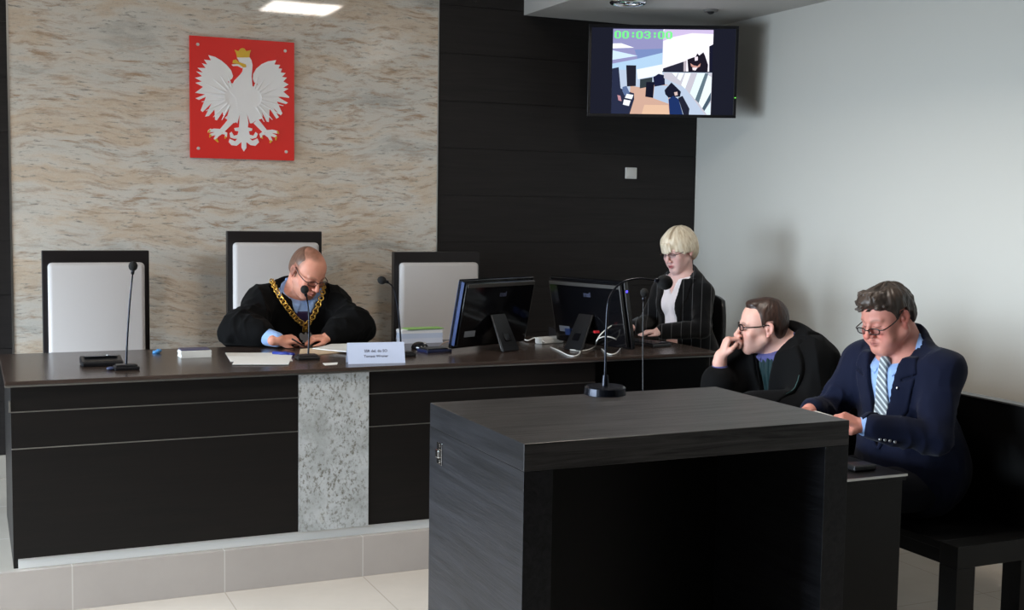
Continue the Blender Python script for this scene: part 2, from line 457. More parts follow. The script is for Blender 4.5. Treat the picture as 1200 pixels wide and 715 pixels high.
throne(2.545, 1.408, 'empty high backed cream chair behind the left monitor', .545)

# ------------------------------------------------------------------ television
tv = empty('wall_monitor', (3.87, 6.42, 2.515), -math.radians(25.2)); tag(tv, 'black widescreen television hanging under the ceiling in the corner, showing camera pictures', 'television')
TW, TH = .905, .55
tilt = Matrix.Rotation(math.radians(3.2), 4, 'X')
def tvpart(name, bm, m, smooth=False):
    bmesh.ops.transform(bm, matrix=tilt, verts=bm.verts); return obj(name, bm, m, tv, smooth)
bm = bmesh.new(); box(bm, (-TW/2, -.012, -TH/2), (TW/2, .03, TH/2), .006); box(bm, (-TW/2+.12, .03, -TH/2+.08), (TW/2-.12, .07, TH/2-.1), .01)
tvpart('housing', bm, M['gloss_black'])
bm = bmesh.new(); b = .018
for q in (((-TW/2, -.018, -TH/2), (TW/2, -.01, -TH/2+b)), ((-TW/2, -.018, TH/2-b), (TW/2, -.01, TH/2)),
          ((-TW/2, -.018, -TH/2+b), (-TW/2+b, -.01, TH/2-b)), ((TW/2-b, -.018, -TH/2+b), (TW/2, -.01, TH/2-b))): box(bm, *q, .002)
tvpart('bezel', bm, M['black_plastic'])
# screen: traced in a 845x715 crop where the panel outline is x -130..989, y 14..690
def T(u, v, d=0): return (-TW/2+(u+130)/1119*TW, -.0125-d, TH/2-(v-14)/676*TH)
C_ = {}
def em(c, s=1.): 
    if c not in C_: C_[c] = emit('screen colour %02x%02x%02x' % c, srgb(*c), s)
    return C_[c]
polys = [((34, 36, 50), [(-108, 35), (967, 35), (967, 670), (-108, 670)]),
 ((185, 200, 222), [(52, 45), (800, 45), (800, 670), (52, 670)]),
 ((146, 146, 190), [(52, 45), (425, 45), (425, 240), (52, 300)]),
 ((120, 140, 190), [(215, 195), (425, 185), (425, 240), (240, 262)]),
 ((176, 208, 236), [(52, 300), (240, 262), (425, 215), (425, 340), (52, 345)]),
 ((250, 252, 255), [(52, 152), (115, 150), (212, 181), (52, 188)]),
 ((206, 230, 250), [(52, 202), (240, 240), (52, 272)]),
 ((236, 244, 250), [(235, 340), (425, 300), (430, 375), (245, 412)]),
 ((206, 168, 150), [(190, 460), (260, 470), (380, 440), (470, 450), (490, 560), (500, 670), (185, 670)]),
 ((226, 188, 160), [(300, 600), (480, 600), (490, 670), (280, 670)]),
 ((176, 196, 222), [(372, 455), (470, 455), (482, 590), (365, 550)]),
 ((34, 34, 46), [(155, 310), (230, 310), (232, 462), (166, 466)]),
 ((40, 46, 70), [(52, 335), (100, 325), (118, 480), (160, 500), (220, 515), (222, 560), (190, 670), (52, 670)]),
 ((90, 110, 150), [(132, 470), (162, 462), (188, 515), (150, 535), (132, 500)]),
 ((190, 140, 150), [(95, 530), (118, 535), (128, 575), (104, 570)]),
 ((236, 242, 250), [(165, 520), (216, 528), (204, 560), (152, 550)]),
 ((240, 244, 250), [(146, 562), (196, 570), (184, 610), (138, 600)]),
 ((50, 60, 66), [(262, 412), (355, 395), (355, 440), (310, 470), (262, 480)]),
 ((28, 32, 60), [(360, 395), (400, 370), (445, 380), (450, 450), (372, 465)]),
 ((22, 24, 40), [(310, 432), (370, 430), (364, 548), (305, 540)]),
 ((196, 194, 206), [(440, 360), (800, 360), (800, 670), (760, 670), (600, 470), (440, 400)]),
 ((238, 248, 252), [(500, 362), (545, 362), (530, 392)]), ((238, 248, 252), [(552, 362), (590, 362), (565, 420), (540, 402)]),
 ((238, 248, 252), [(600, 362), (642, 362), (602, 478), (572, 450)]), ((226, 244, 248), [(690, 362), (748, 362), (680, 556), (640, 510)]),
 ((96, 116, 128), [(748, 362), (772, 362), (708, 582), (680, 556)]), ((232, 246, 250), [(772, 375), (797, 390), (797, 500), (735, 620), (708, 582)]),
 ((70, 90, 106), [(797, 500), (797, 560), (752, 640), (735, 620)]), ((220, 238, 246), [(797, 575), (797, 668), (772, 668), (752, 640)]),
 ((26, 28, 46), [(448, 490), (498, 432), (540, 470), (572, 500), (566, 535), (480, 545), (455, 520)]),
 ((216, 190, 186), [(520, 505), (545, 500), (548, 525), (528, 530)]),
 ((30, 50, 100), [(480, 556), (515, 530), (556, 555), (592, 668), (492, 668)]),
 ((34, 36, 52), [(552, 545), (585, 530), (640, 625), (636, 668), (596, 668)]),
 ((246, 242, 252), [(427, 45), (800, 45), (800, 352), (427, 352)]),
 ((206, 190, 228), [(440, 45), (800, 45), (800, 75), (640, 70), (500, 100), (427, 130), (427, 60)]),
 ((40, 40, 56), [(432, 330), (585, 278), (586, 352), (432, 352)]), ((180, 170, 180), [(586, 278), (606, 270), (606, 352), (586, 352)]),
 ((30, 26, 38), [(612, 262), (675, 240), (684, 216), (700, 232), (730, 208), (742, 230), (768, 300), (766, 352), (622, 352)]),
 ((236, 226, 236), [(666, 244), (690, 240), (690, 268), (668, 272)]), ((200, 150, 140), [(636, 290), (660, 305), (690, 310), (712, 288), (708, 312), (675, 330), (642, 312)]),
 ((238, 230, 236), [(650, 322), (690, 320), (676, 342), (656, 340)]), ((24, 26, 44), [(772, 165), (800, 150), (800, 352), (778, 352)]),
 ((20, 26, 40), [(427, 350), (800, 350), (800, 357), (427, 357)])]
me = bpy.data.meshes.new('screen'); bm = bmesh.new(); mats = []
for i, (c, pl) in enumerate(polys):
    f = bm.faces.new([bm.verts.new(T(u, v, i*.00004)) for u, v in pl]); mt = em(c, 1.15 if c != (34, 36, 50) else .8)
    if mt not in mats: mats.append(mt)
    f.material_index = mats.index(mt)
bmesh.ops.transform(bm, matrix=tilt, verts=bm.verts)
for f in bm.faces:
    if f.normal.y > 0: f.normal_flip()
bm.to_mesh(me); bm.free()
for mt in mats: me.materials.append(mt)
scr = link('screen', me, None, tv)
# counter digits in block strokes
SEG = {'0': ['.####.', '##..##', '##..##', '##..##', '##..##', '##..##', '.####.'], '3': ['.####.', '##..##', '....##', '..###.', '....##', '##..##', '.####.'],
       ':': ['......', '..##..', '..##..', '......', '..##..', '..##..', '......']}
bm = bmesh.new(); cx = 62
def px(u0, v0, u1, v1, dep=.0022):
    bm.faces.new([bm.verts.new(T(a, b, dep)) for a, b in ((u0, v1), (u1, v1), (u1, v0), (u0, v0))])
for ch in '00:03:00':
    wd = 50 if ch != ':' else 46
    for r_, row in enumerate(SEG[ch]):
        for c_, q in enumerate(row):
            if q == '#': px(cx+c_*wd/6, 60+r_*7.8, cx+(c_+1)*wd/6+.2, 60+(r_+1)*7.8+.2)
    cx += wd+8 if ch != ':' else wd
tvpart('counter_digits', bm, emit('green digits', srgb(120, 240, 140), 1.15))
bm = bmesh.new(); box(bm, (TW/2-.012, -.019, -.155), (TW/2-.004, -.0175, -.150)); tvpart('power_light', bm, emit('green led', srgb(120, 255, 90), 2.))
mp = Vector((.24*math.cos(0), 0, 0)); arm_end = Matrix.Rotation(math.radians(25.2), 4, 'Z') @ Vector((.0, YB-6.42, 0))
cyl(bm := bmesh.new(), (0, .08, -.05), arm_end+Vector((0, 0, -.05)), .022); box(bm, (-.12, .065, -.16), (.12, .085, .12), .004)
cyl(bm, arm_end+Vector((.0, -.012, -.05)), arm_end+Vector((0, -.002, -.05)), .06); obj('wall_arm', bm, M['dark_metal'], tv)

# ------------------------------------------------------------------ emblem
p = un(221, 42, 'y', YB); BX0, BZ1 = 1.145, 2.607; BX1, BZ0 = 1.738, 1.93
em_ = empty('coat_of_arms', ((BX0+BX1)/2, YB-.02, (BZ0+BZ1)/2)); tag(em_, 'red panel with a white crowned eagle hung on the granite wall', 'emblem')
bw, bh = BX1-BX0, BZ1-BZ0
M['bolt'] = mat('satin steel bolt', srgb(216, 210, 204), .45, .3); M['red_board'] = mat('red panel', srgb(240, 42, 34), .5); M['white_relief'] = mat('white relief', srgb(252, 250, 250), .5)
M['yellow'] = mat('yellow gold paint', srgb(236, 188, 50), .4)
bm = bmesh.new(); box(bm, (-bw/2, -.006, -bh/2), (bw/2, .004, bh/2), .001); obj('board', bm, M['red_board'], em_)
# image quad -> board (bilinear inverse by homography on four corners)
src = [(221.4, 42.1), (344.2, 51), (343.7, 186.8), (222.1, 183.5)]; dst = [(-bw/2, bh/2), (bw/2, bh/2), (bw/2, -bh/2), (-bw/2, -bh/2)]
A = [];B_ = []
for (x, y), (u, v) in zip(src, dst):
    A += [[x, y, 1, 0, 0, 0, -u*x, -u*y], [0, 0, 0, x, y, 1, -v*x, -v*y]]; B_ += [u, v]
Hm = np.append(np.linalg.solve(np.array(A), np.array(B_)), 1).reshape(3, 3)
def hb(x, y): q = Hm @ np.array([x, y, 1]); return q[0]/q[2], q[1]/q[2]
a_ = lambda L: [hb(220+x/9.536, 40+y/9.536) for x, y in L]
b_ = lambda L: [hb(220+x/8.936, 110+y/8.936) for x, y in L]
wingL = a_([(560, 560), (450, 545), (445, 530), (490, 500), (500, 470), (480, 410), (430, 350), (370, 300), (300, 260), (225, 240), (255, 298), (178, 290), (215, 345), (155, 330), (195, 382), (105, 380), (165, 432), (90, 420), (155, 472), (75, 490), (152, 530), (80, 545), (165, 590), (75, 655), (190, 672)]) + \
        b_([(75, 45), (112, 62), (185, 30), (130, 170), (150, 187), (245, 95), (175, 235), (215, 228), (275, 160), (280, 268), (300, 272), (360, 185), (366, 220), (388, 215), (400, 165), (440, 125), (468, 68), (560, 60)])
wingR = a_([(640, 560), (745, 592), (775, 560), (735, 540), (720, 500), (725, 450), (760, 390), (820, 340), (890, 310), (980, 297), (962, 345), (1025, 350), (1005, 388), (1045, 392), (1030, 432), (1085, 440), (1045, 482), (1100, 490), (1060, 532), (1118, 565), (1058, 600), (1115, 612), (1060, 645), (1125, 700)]) + \
        b_([(1050, 42), (925, 25), (1040, 92), (1020, 105), (925, 78), (982, 200), (965, 222), (885, 140), (945, 240), (920, 256), (850, 150), (840, 290), (820, 286), (765, 180), (780, 235), (758, 212), (720, 145), (690, 68), (600, 60)])
body = a_([(490, 575), (515, 520), (580, 455), (605, 420), (610, 385), (560, 300), (545, 270), (590, 262), (685, 268), (705, 300), (716, 350), (705, 480), (715, 590), (770, 600), (730, 700), (620, 740), (560, 740), (440, 620)]) 
thL = b_([(440, 60), (575, 40), (560, 130), (540, 200), (512, 305), (497, 290), (485, 302), (460, 288), (415, 272), (382, 248), (410, 222), (430, 150)])
thR = b_([(575, 40), (700, 60), (720, 140), (745, 205), (768, 256), (722, 268), (690, 285), (670, 302), (645, 303), (612, 200), (590, 130)])
tail = b_([(548, 120), (600, 120), (615, 220), (628, 300), (622, 345), (668, 357), (664, 380), (632, 385), (640, 420), (680, 430), (702, 392), (725, 412), (710, 450), (670, 462), (640, 458), (668, 482), (722, 458), (738, 498), (700, 535), (650, 528), (606, 495), (606, 555), (580, 592), (556, 555), (555, 495), (505, 535), (450, 528), (422, 495), (432, 462), (490, 488), (510, 462), (480, 462), (440, 450), (432, 405), (452, 390), (475, 430), (515, 422), (525, 385), (488, 380), (480, 352), (530, 345), (535, 250)])
tongue = a_([(485, 345), (560, 340), (610, 375), (600, 385), (550, 360), (500, 362)])
def stroke(L, w0, w1):
    P = [Vector(q) for q in L]; lft, rgt = [], []
    for i, q in enumerate(P):
        d = (P[min(i+1, len(P)-1)]-P[max(i-1, 0)]).normalized(); n = Vector((-d.y, d.x)); w = w0+(w1-w0)*i/(len(P)-1)
        lft.append(tuple(q+n*w)); rgt.append(tuple(q-n*w))
    return lft+rgt[::-1]
e1 = .0055
feet = []
for L, w in (([(450, 275), (345, 385)], (30, 22)), ([(350, 385), (270, 375), (215, 385)], (20, 13)), ([(345, 390), (280, 410), (228, 425)], (18, 12)),
             ([(345, 395), (300, 430), (275, 470)], (18, 11)), ([(355, 395), (395, 410), (392, 445)], (18, 10)), ([(240, 365), (215, 378), (208, 392)], (9, 5)),
             ([(705, 280), (805, 390)], (30, 22)), ([(800, 395), (880, 385), (930, 395)], (20, 13)), ([(805, 400), (870, 420), (918, 440)], (18, 12)),
             ([(805, 405), (845, 440), (868, 485)], (18, 11)), ([(795, 400), (755, 420), (765, 450)], (18, 10))):
    feet.append(stroke(b_(L), w[0]*.00060, w[1]*.00060))
bm = bmesh.new()
for i, pl in enumerate([wingL, wingR, tail, thL, thR, b_([(490, 20), (670, 20), (640, 180), (580, 210), (520, 180)]), body, tongue]+feet):
    d0 = -.006; d1 = -.010-(.0008*i if i < 8 else .0002+.00015*(i-7))
    prism(bm, pl, lambda u, v, d: (u, d, v), d0, d1)
bmesh.ops.triangulate(bm, faces=[f for f in bm.faces if len(f.verts) > 4], ngon_method='EAR_CLIP')
# feather ridges on the wings
for sgn, cx_, cz_ in ((-1, -.05, .02), (1, .05, .02)):
    for k in range(9):
        an = math.radians(-62+k*17); ln = .15+.035*math.sin(k*.5)
        p0 = Vector((cx_+sgn*.055*math.cos(an), -.0105, cz_+.055*math.sin(an)-.01)); p1 = Vector((cx_+sgn*ln*math.cos(an), -.0098, cz_+ln*math.sin(an)-.01))
        tube(bm, [p0, (p0+p1)/2, p1], lambda t: .0065*(1-t)+.002, 6, 3)
bmesh.ops.recalc_face_normals(bm, faces=bm.faces)
obj('eagle', bm, M['white_relief'], em_)
bm = bmesh.new()
crown = a_([(545, 268), (535, 225), (518, 183), (560, 200), (580, 172), (600, 165), (625, 170), (645, 198), (698, 188), (685, 225), (680, 268)])
beak = a_([(495, 330), (500, 297), (530, 290), (560, 318), (640, 345), (645, 375), (610, 378), (570, 345), (530, 335)])
for nm_, pl in (('crown', crown), ('beak', beak)):
    b2 = bmesh.new(); prism(b2, pl, lambda u, v, d: (u, d, v), -.006, -.018); bmesh.ops.recalc_face_normals(b2, faces=b2.faces); obj(nm_, b2, M['yellow'], em_)
bm.free()
for L, w in (([(225, 375), (203, 400)], (9, 4)), ([(232, 420), (222, 450)], (10, 4)), ([(285, 465), (312, 498)], (12, 4)), ([(392, 440), (382, 460)], (9, 4)),
             ([(925, 385), (945, 410)], (9, 4)), ([(915, 440), (912, 478)], (10, 4)), ([(866, 480), (850, 505)], (12, 4)), ([(765, 445), (775, 460)], (9, 4))):
    bm = bmesh.new(); prism(bm, stroke(b_(L), w[0]*.0006, w[1]*.0006), lambda u, v, d: (u, d, v), -.006, -.0142)
    bmesh.ops.recalc_face_normals(bm, faces=bm.faces); obj('talon', bm, M['yellow'], em_)
for q in ((231.3, 52.7), (333.5, 60.5), (231.8, 172.8), (334.3, 176.6)):
    u, v = hb(*q); bm = bmesh.new(); cyl(bm, (u, -.004, v), (u, -.012, v), .010, .008); obj('mounting_bolt', bm, M['bolt'], em_)
    bm = None
for q in ((-bw/2+.05, bh/2-.05), (bw/2-.05, -bh/2+.05)):
    bm = bmesh.new(); cyl(bm, (q[0], .004, q[1]), (q[0], .0165, q[1]), .008); obj('spacer', bm, M['chrome'], em_)

# ------------------------------------------------------------------ wall bits, ceiling bits
q = un(739, 203, 'y', YB); t = empty('wall_plate', q); t.location = (q.x, YB, q.z); tag(t, 'small white square switch plate on the dark wood wall', 'switch plate')
bm = bmesh.new(); box(bm, (-.043, -.010, -.037), (.043, .0, .037), .004); obj('plate', bm, M['white_plastic'], t)
bm = bmesh.new(); box(bm, (-.028, -.014, -.024), (.028, -.0095, .024), .003); obj('rocker', bm, M['white_plastic'], t)
q = un(736, 1, 'z', 2.879); t = empty('downlight', (q.x, q.y, 2.879)); tag(t, 'round chrome rimmed downlight in the dropped ceiling above the television', 'downlight')
bm = bmesh.new(); R_ = tube(bm, [(math.cos(a)*.095, math.sin(a)*.095, -.006) for a in [2*PI*i/36 for i in range(36)]], .014, 10, 0, True); obj('rim', bm, M['chrome'], t, True)
bm = bmesh.new(); cyl(bm, (0, 0, -.002), (0, 0, -.012), .085, .05, 32); sph(bm, (0, 0, -.012), .03, 16, (1, 1, .4)); obj('reflector', bm, M['chrome'], t, True)
q = un(833, 11.5, 'z', 2.879); t = empty('ceiling_sensor', (q.x, q.y, 2.879)); tag(t, 'small grey sensor on the dropped ceiling, right of the downlight', 'sensor')
bm = bmesh.new(); cyl(bm, (0, 0, -.0005), (0, 0, -.012), .045, .04, 28); obj('base', bm, mat('grey plastic', srgb(120, 118, 116), .4), t)
bm = bmesh.new(); sph(bm, (0, 0, -.012), .022, 16, (1, 1, .7)); obj('lens', bm, M['black_plastic'], t, True)

# ------------------------------------------------------------------ things on the desk
ZK = .957
def gooseneck(name, label, pts, base, head, hr, base_kind='rect', z0=ZK, group=None, stem_m='dark_metal', headdir=None, rot=0, sr=.0048):
    """pts/head in world; base centre (x,y)"""
    o0 = Vector((base[0], base[1], z0)); t = empty(name, o0); tag(t, label, 'microphone', group)
    bm = bmesh.new()
    if base_kind == 'rect':
        box(bm, (-.052, -.042, .0), (.052, .042, .016), .005); box(bm, (-.045, -.034, .014), (.045, .025, .024), .005)
        bmesh.ops.transform(bm, matrix=Matrix.Rotation(rot, 4, 'Z'), verts=bm.verts)
    else:
        cyl(bm, (0, 0, 0), (0, 0, .022), .066, .064, 48); cyl(bm, (0, 0, .022), (0, 0, .027), .064, .058, 48); cyl(bm, (0, 0, .024), (0, 0, .06), .012, .009)
    obj('base', bm, M['dark_metal'] if base_kind != 'rect' else M['black_plastic'], t)
    bm = bmesh.new(); L = [Vector(p)-o0 for p in pts]; tube(bm, L, lambda q: sr*(1-.35*q), 10, 8); obj('gooseneck', bm, M[stem_m], t, True)
    hd = Vector(head)-o0; d = (hd-L[-1]).normalized() if headdir is None else Vector(headdir).normalized()
    bm = bmesh.new(); cyl(bm, L[-1]-d*.004, L[-1]+d*.02, .007, .008, 16); obj('capsule', bm, M['dark_metal'], t, True)
    bm = bmesh.new(); vs = sph(bm, (0, 0, 0), hr, 28, (1, 1, 1.12))
    bmesh.ops.transform(bm, matrix=Matrix.Translation(hd) @ d.to_track_quat('Z', 'Y').to_matrix().to_4x4(), verts=vs)
    for v in bm.verts: v.co += (v.co-hd).normalized()*random.uniform(-.0006, .0006)
    obj('foam_windscreen', bm, M['foam'], t, True)
    return t
U = lambda x, y, yy: un(x, y, 'y', yy)
b = un(148, 433, 'z', ZK)
gooseneck('microphone', 'thin gooseneck microphone standing in front of the leftmost empty chair', [U(148, 432, b.y)+Vector((0, 0, .01)), U(149, 400, b.y), U(152, 355, b.y), U(154.5, 330, b.y), U(155.5, 320, b.y-.02)], (b.x, b.y), U(156, 312, b.y-.035), .019)
b = un(360, 421, 'z', ZK)
gooseneck('microphone', 'gooseneck microphone on the desk in front of the judge face', [U(361, 419, b.y), U(362, 400, b.y), U(362, 370, b.y), U(360, 352, b.y), U(358.5, 346, b.y-.015)], (b.x, b.y), U(357, 339.5, b.y-.03), .019)
b = un(472, 417.5, 'z', ZK)
gooseneck('microphone', 'gooseneck microphone standing beside the white name card, bending left', [U(470, 415, b.y), U(469, 390, b.y), U(466, 360, b.y), U(461, 338, b.y), U(454, 330.5, b.y)], (b.x, b.y), U(447.5, 328.5, b.y), .019, rot=.2)
b = un(709, 462, 'z', 1.1)
gooseneck('microphone', 'slim microphone with round base standing on the lectern, arched towards the woman', [U(709, 460, b.y), U(709.5, 425, b.y), U(710.5, 385, b.y), U(714, 350, b.y), U(728, 332, b.y), U(748, 326.5, b.y), U(768, 328.5, b.y)], (b.x, b.y), U(779, 331, b.y), .024, 'round', 1.1, stem_m='dark_metal', sr=.0042)
b = Vector((2.66, 4.5, .75))
gooseneck('microphone', 'tall thin microphone rising behind the lectern beside the woman hands', [b, U(753.5, 430, b.y), U(753.5, 380, b.y), U(754, 352, b.y)], (b.x, b.y), U(755, 343, b.y), .017, 'rect', .75, sr=.0036, stem_m='black_plastic')

# phone-like console
b = un(119, 428, 'z', ZK); t = empty('conference_console', b); tag(t, 'low black microphone console lying near the left end of the desk', 'console')
bm = bmesh.new(); vs = box(bm, (-.088, -.055, 0), (.088, .055, .038), .008)
for v in bm.verts:
    if v.co.z > .02 and v.co.y < 0: v.co.z -= .014
obj('body', bm, M['black_plastic'], t)
bm = bmesh.new(); box(bm, (-.07, .0, .037), (.07, .045, .040), .001); obj('speaker_grille', bm, M['dark_metal'], t)
bm = bmesh.new(); cyl(bm, (.03, .02, .04), (.03, .02, .043), .008); obj('button', bm, M['silver'], t)
b = un(130, 434, 'z', ZK); bm = bmesh.new(); sph(bm, (0, 0, .008), .016, 20, (1.2, .8, .5)); o = obj('round_knob', bm, mat('blue grey plastic', srgb(52, 62, 92), .3), None, True)
o.location = b; o.name = 'round_puck'; tag(o, 'small dark blue round object between the console and the microphone', 'puck')
b = un(183, 414, 'z', ZK); t = empty('bottle_cap', b)
bm = bmesh.new(); cyl(bm, (0, 0, 0), (0, 0, .012), .018, .016, 24); sph(bm, (.012, 0, .012), .012, 16, (1.2, 1, .7)); obj('lid', bm, mat('bright blue plastic', srgb(60, 130, 190), .3), t, True)
t.name = 'small_blue_lid'; tag(t, 'small bright blue lid near the rear edge of the desk, right of the left chair', 'lid')
# box of cards
b = un(228, 418, 'z', ZK); t = empty('paper_block', b); tag(t, 'white block of note paper with a dark cover on the desk', 'note block')
bm = bmesh.new(); 
for i in range(9): box(bm, (-.07+random.uniform(-.002, .002), -.05, .0005+i*.0035), (.07+random.uniform(-.002, .002), .05, .0035+i*.0035), .0005)
obj('sheets', bm, M['paper'], t)
bm = bmesh.new(); box(bm, (-.066, -.03, .033), (.066, .055, .038), .001); box(bm, (-.066, .051, .0), (.066, .056, .038), .001); obj('cover', bm, mat('violet grey card', srgb(78, 76, 104), .5), t)
# papers
def sheet(name, corners, label, m='paper', z=ZK, th=.0016, cat='paper', curl=0, group=None):
    P = [un(x, y, 'z', z) for x, y in corners]; c = sum(P, Vector())/4; bm = bmesh.new(); n = 8; g = {}
    for lay in (0, 1):
        for i in range(n+1):
            for j in range(n+1):
                a = P[0].lerp(P[1], i/n); bq = P[3].lerp(P[2], i/n); q = a.lerp(bq, j/n)-c
                q.z = .0004+lay*th+curl*((i/n-.5)**2+(j/n)**2*.5) ; g[lay, i, j] = bm.verts.new(q)
    for lay in (0, 1):
        for i in range(n):
            for j in range(n):
                f = (g[lay, i, j], g[lay, i+1, j], g[lay, i+1, j+1], g[lay, i, j+1]); bm.faces.new(f if lay == 0 else f[::-1])
    bd = [(i, 0) for i in range(n)]+[(n, j) for j in range(n)]+[(i, n) for i in range(n, 0, -1)]+[(0, j) for j in range(n, 0, -1)]
    for k in range(len(bd)):
        a, bq = bd[k], bd[(k+1) % len(bd)]; bm.faces.new((g[0, a[0], a[1]], g[1, a[0], a[1]], g[1, bq[0], bq[1]], g[0, bq[0], bq[1]]))
    bmesh.ops.recalc_face_normals(bm, faces=bm.faces)
    o = obj(name, bm, M[m], None); o.location = (c.x, c.y, z); tag(o, label, cat, group); return o
sheet('paper_sheet', [(264, 414), (338, 414), (343, 423.5), (270, 424)], 'rear white sheet of the two lying left of the judge', th=.002)
sheet('paper_sheet', [(279, 417.5), (343, 416), (338, 427.5), (272, 427.5)], 'front white sheet of the two lying left of the judge', z=.9598, th=.0015)
M['manila'] = mat('manila cardboard', srgb(214, 190, 160), .7)
f_ = sheet('case_folder', [(352, 410), (424, 405), (418, 412), (350, 418)], 'buff cardboard file cover under the judge papers', 'manila', th=.004, cat='folder')
sheet('case_papers', [(366, 409.5), (388, 404.5), (440, 404), (416, 415)], 'open white case papers in front of the judge writing hand', z=.9622, th=.004, curl=.008)
sheet('paper_slip', [(378, 426), (396, 425), (395, 427.5), (381, 428.5)], 'tiny white slip near the desk edge below the judge papers', th=.0008)
# glasses case / blue pen holder under the hand
a = un(320, 413.5, 'z', .965); b = un(345, 415.5, 'z', .965); t = empty('pen', (a+b)/2); d = (b-a)/2; tag(t, 'blue marker pen lying beside the judge right hand', 'pen')
t.location.z = ZK
bm = bmesh.new(); d.z = 0; cyl(bm, -d+Vector((0, 0, .0085)), d*.5+Vector((0, 0, .0085)), .008, .008, 16); obj('barrel', bm, M['blue_plastic'], t, True)
bm = bmesh.new(); cyl(bm, d*.5+Vector((0, 0, .009)), d+Vector((0, 0, .009)), .0088, .007, 16); box(bm, Vector((.0, -.002, .016)), Vector((.03, .002, .019))); obj('cap', bm, mat('dark blue plastic', srgb(26, 34, 110), .3), t, True)
# name card (folded tent)
a = un(408, 427, 'z', ZK); b = un(475, 425.5, 'z', ZK); c = (a+b)/2; ang = math.atan2(b.y-a.y, b.x-a.x); w = (b-a).length
t = empty('name_card', c, ang); tag(t, 'white folded name card standing at the front of the desk', 'name card')
bm = bmesh.new(); hh = .094; M['card'] = mat('pale bluish card', srgb(198, 208, 232), .6)
prism(bm, [(0, 0), (.035, hh), (.07, 0), (.0685, 0), (.035, hh-.003), (.0015, 0)], lambda u, v, d_: (d_, u, v+.0003), -w/2, w/2)
bmesh.ops.recalc_face_normals(bm, faces=bm.faces); obj('folded_card', bm, M['card'], t)
for s, zz, sz in (('SSR del. do SO', .056, .0175), ('Tomasz Wroner', .033, .0165)):
    me = text_mesh(s, sz, .0002, bold=.0003); th = math.atan2(.035, hh)
    o = link('lettering', me, M['ink'], t); o.rotation_euler = (PI/2-th, 0, 0); o.location = (-.002, zz*.035/hh-.0006, zz)
# stack of files behind mic 3
b = un(491, 404.5, 'z', ZK)
t = None
zz = ZK
cols = [('a4_bundle', srgb(212, 216, 230), .026, 'lowest white bundle of the paper stack in front of the third chair'), ('a4_bundle', srgb(196, 206, 226), .026, 'middle bluish bundle of the paper stack in front of the third chair'),
        ('a4_bundle', srgb(232, 232, 234), .02, 'upper white bundle of the paper stack in front of the third chair'), ('green_folder', srgb(150, 196, 110), .006, 'thin green folder on top of the paper stack')]
for i, (n_, c_, h_, lb) in enumerate(cols):
    bm = bmesh.new(); 
    if h_ > .01:
        k = int(h_/.005)
        for j in range(k): box(bm, (-.115+random.uniform(-.002, .002), -.035, j*h_/k+.0003), (.115+random.uniform(-.002, .002), .05, (j+1)*h_/k-.0004), .0006)
    else: box(bm, (-.08, -.04, .0004), (.125, .05, .0015)); box(bm, (-.08, -.04, .0035), (.125, .05, .0048)); box(bm, (.122, -.04, .0015), (.125, .05, .0035))
    o = obj('paper_bundle' if i < 3 else 'green_folder', bm, mat('paper tint %d' % i, c_, .65)); o.location = (b.x+.045+random.uniform(-.004, .004), 6.01, zz); o.rotation_euler = (0, 0, -.02+.02*i); zz += h_+.0002
    tag(o, lb, 'papers' if i < 3 else 'folder', 'stacked files' if i < 3 else None)
# mouse
b = un(492, 409.5, 'z', ZK); t = empty('computer_mouse', b, .5); tag(t, 'black computer mouse left of the left monitor', 'mouse')
bm = bmesh.new(); sph(bm, (0, 0, .008), .05, 28, (.62, 1.05, .62))
for v in bm.verts: v.co.z = max(v.co.z, .0005)
obj('shell', bm, M['gloss_black'], t, True)
bm = bmesh.new(); cyl(bm, (-.004, -.03, .031), (.004, -.03, .031), .008); obj('scroll_wheel', bm, M['silver'], t, True)
b = un(509, 412, 'z', ZK); t = empty('card_reader', b, .15); tag(t, 'flat dark blue and black device lying next to the mouse', 'card reader')
bm = bmesh.new(); box(bm, (-.07, -.055, .0), (.07, .055, .014), .003); obj('body', bm, mat('navy plastic', srgb(24, 34, 70), .3), t)
bm = bmesh.new(); box(bm, (-.06, -.04, .0135), (.055, .05, .02), .002); obj('tray', bm, M['black_plastic'], t)
bm = bmesh.new(); tube(bm, [un(512, 409, 'z', 0.962), un(520, 402, 'z', 0.977), un(526, 400, 'z', 0.997), un(533, 399, 'z', 1.007)], .0022); tag(obj('thin_cable', bm, mat('beige cable', srgb(150, 120, 100), .5), None, True), 'thin beige cable curving from the card reader to the left monitor', 'cable')

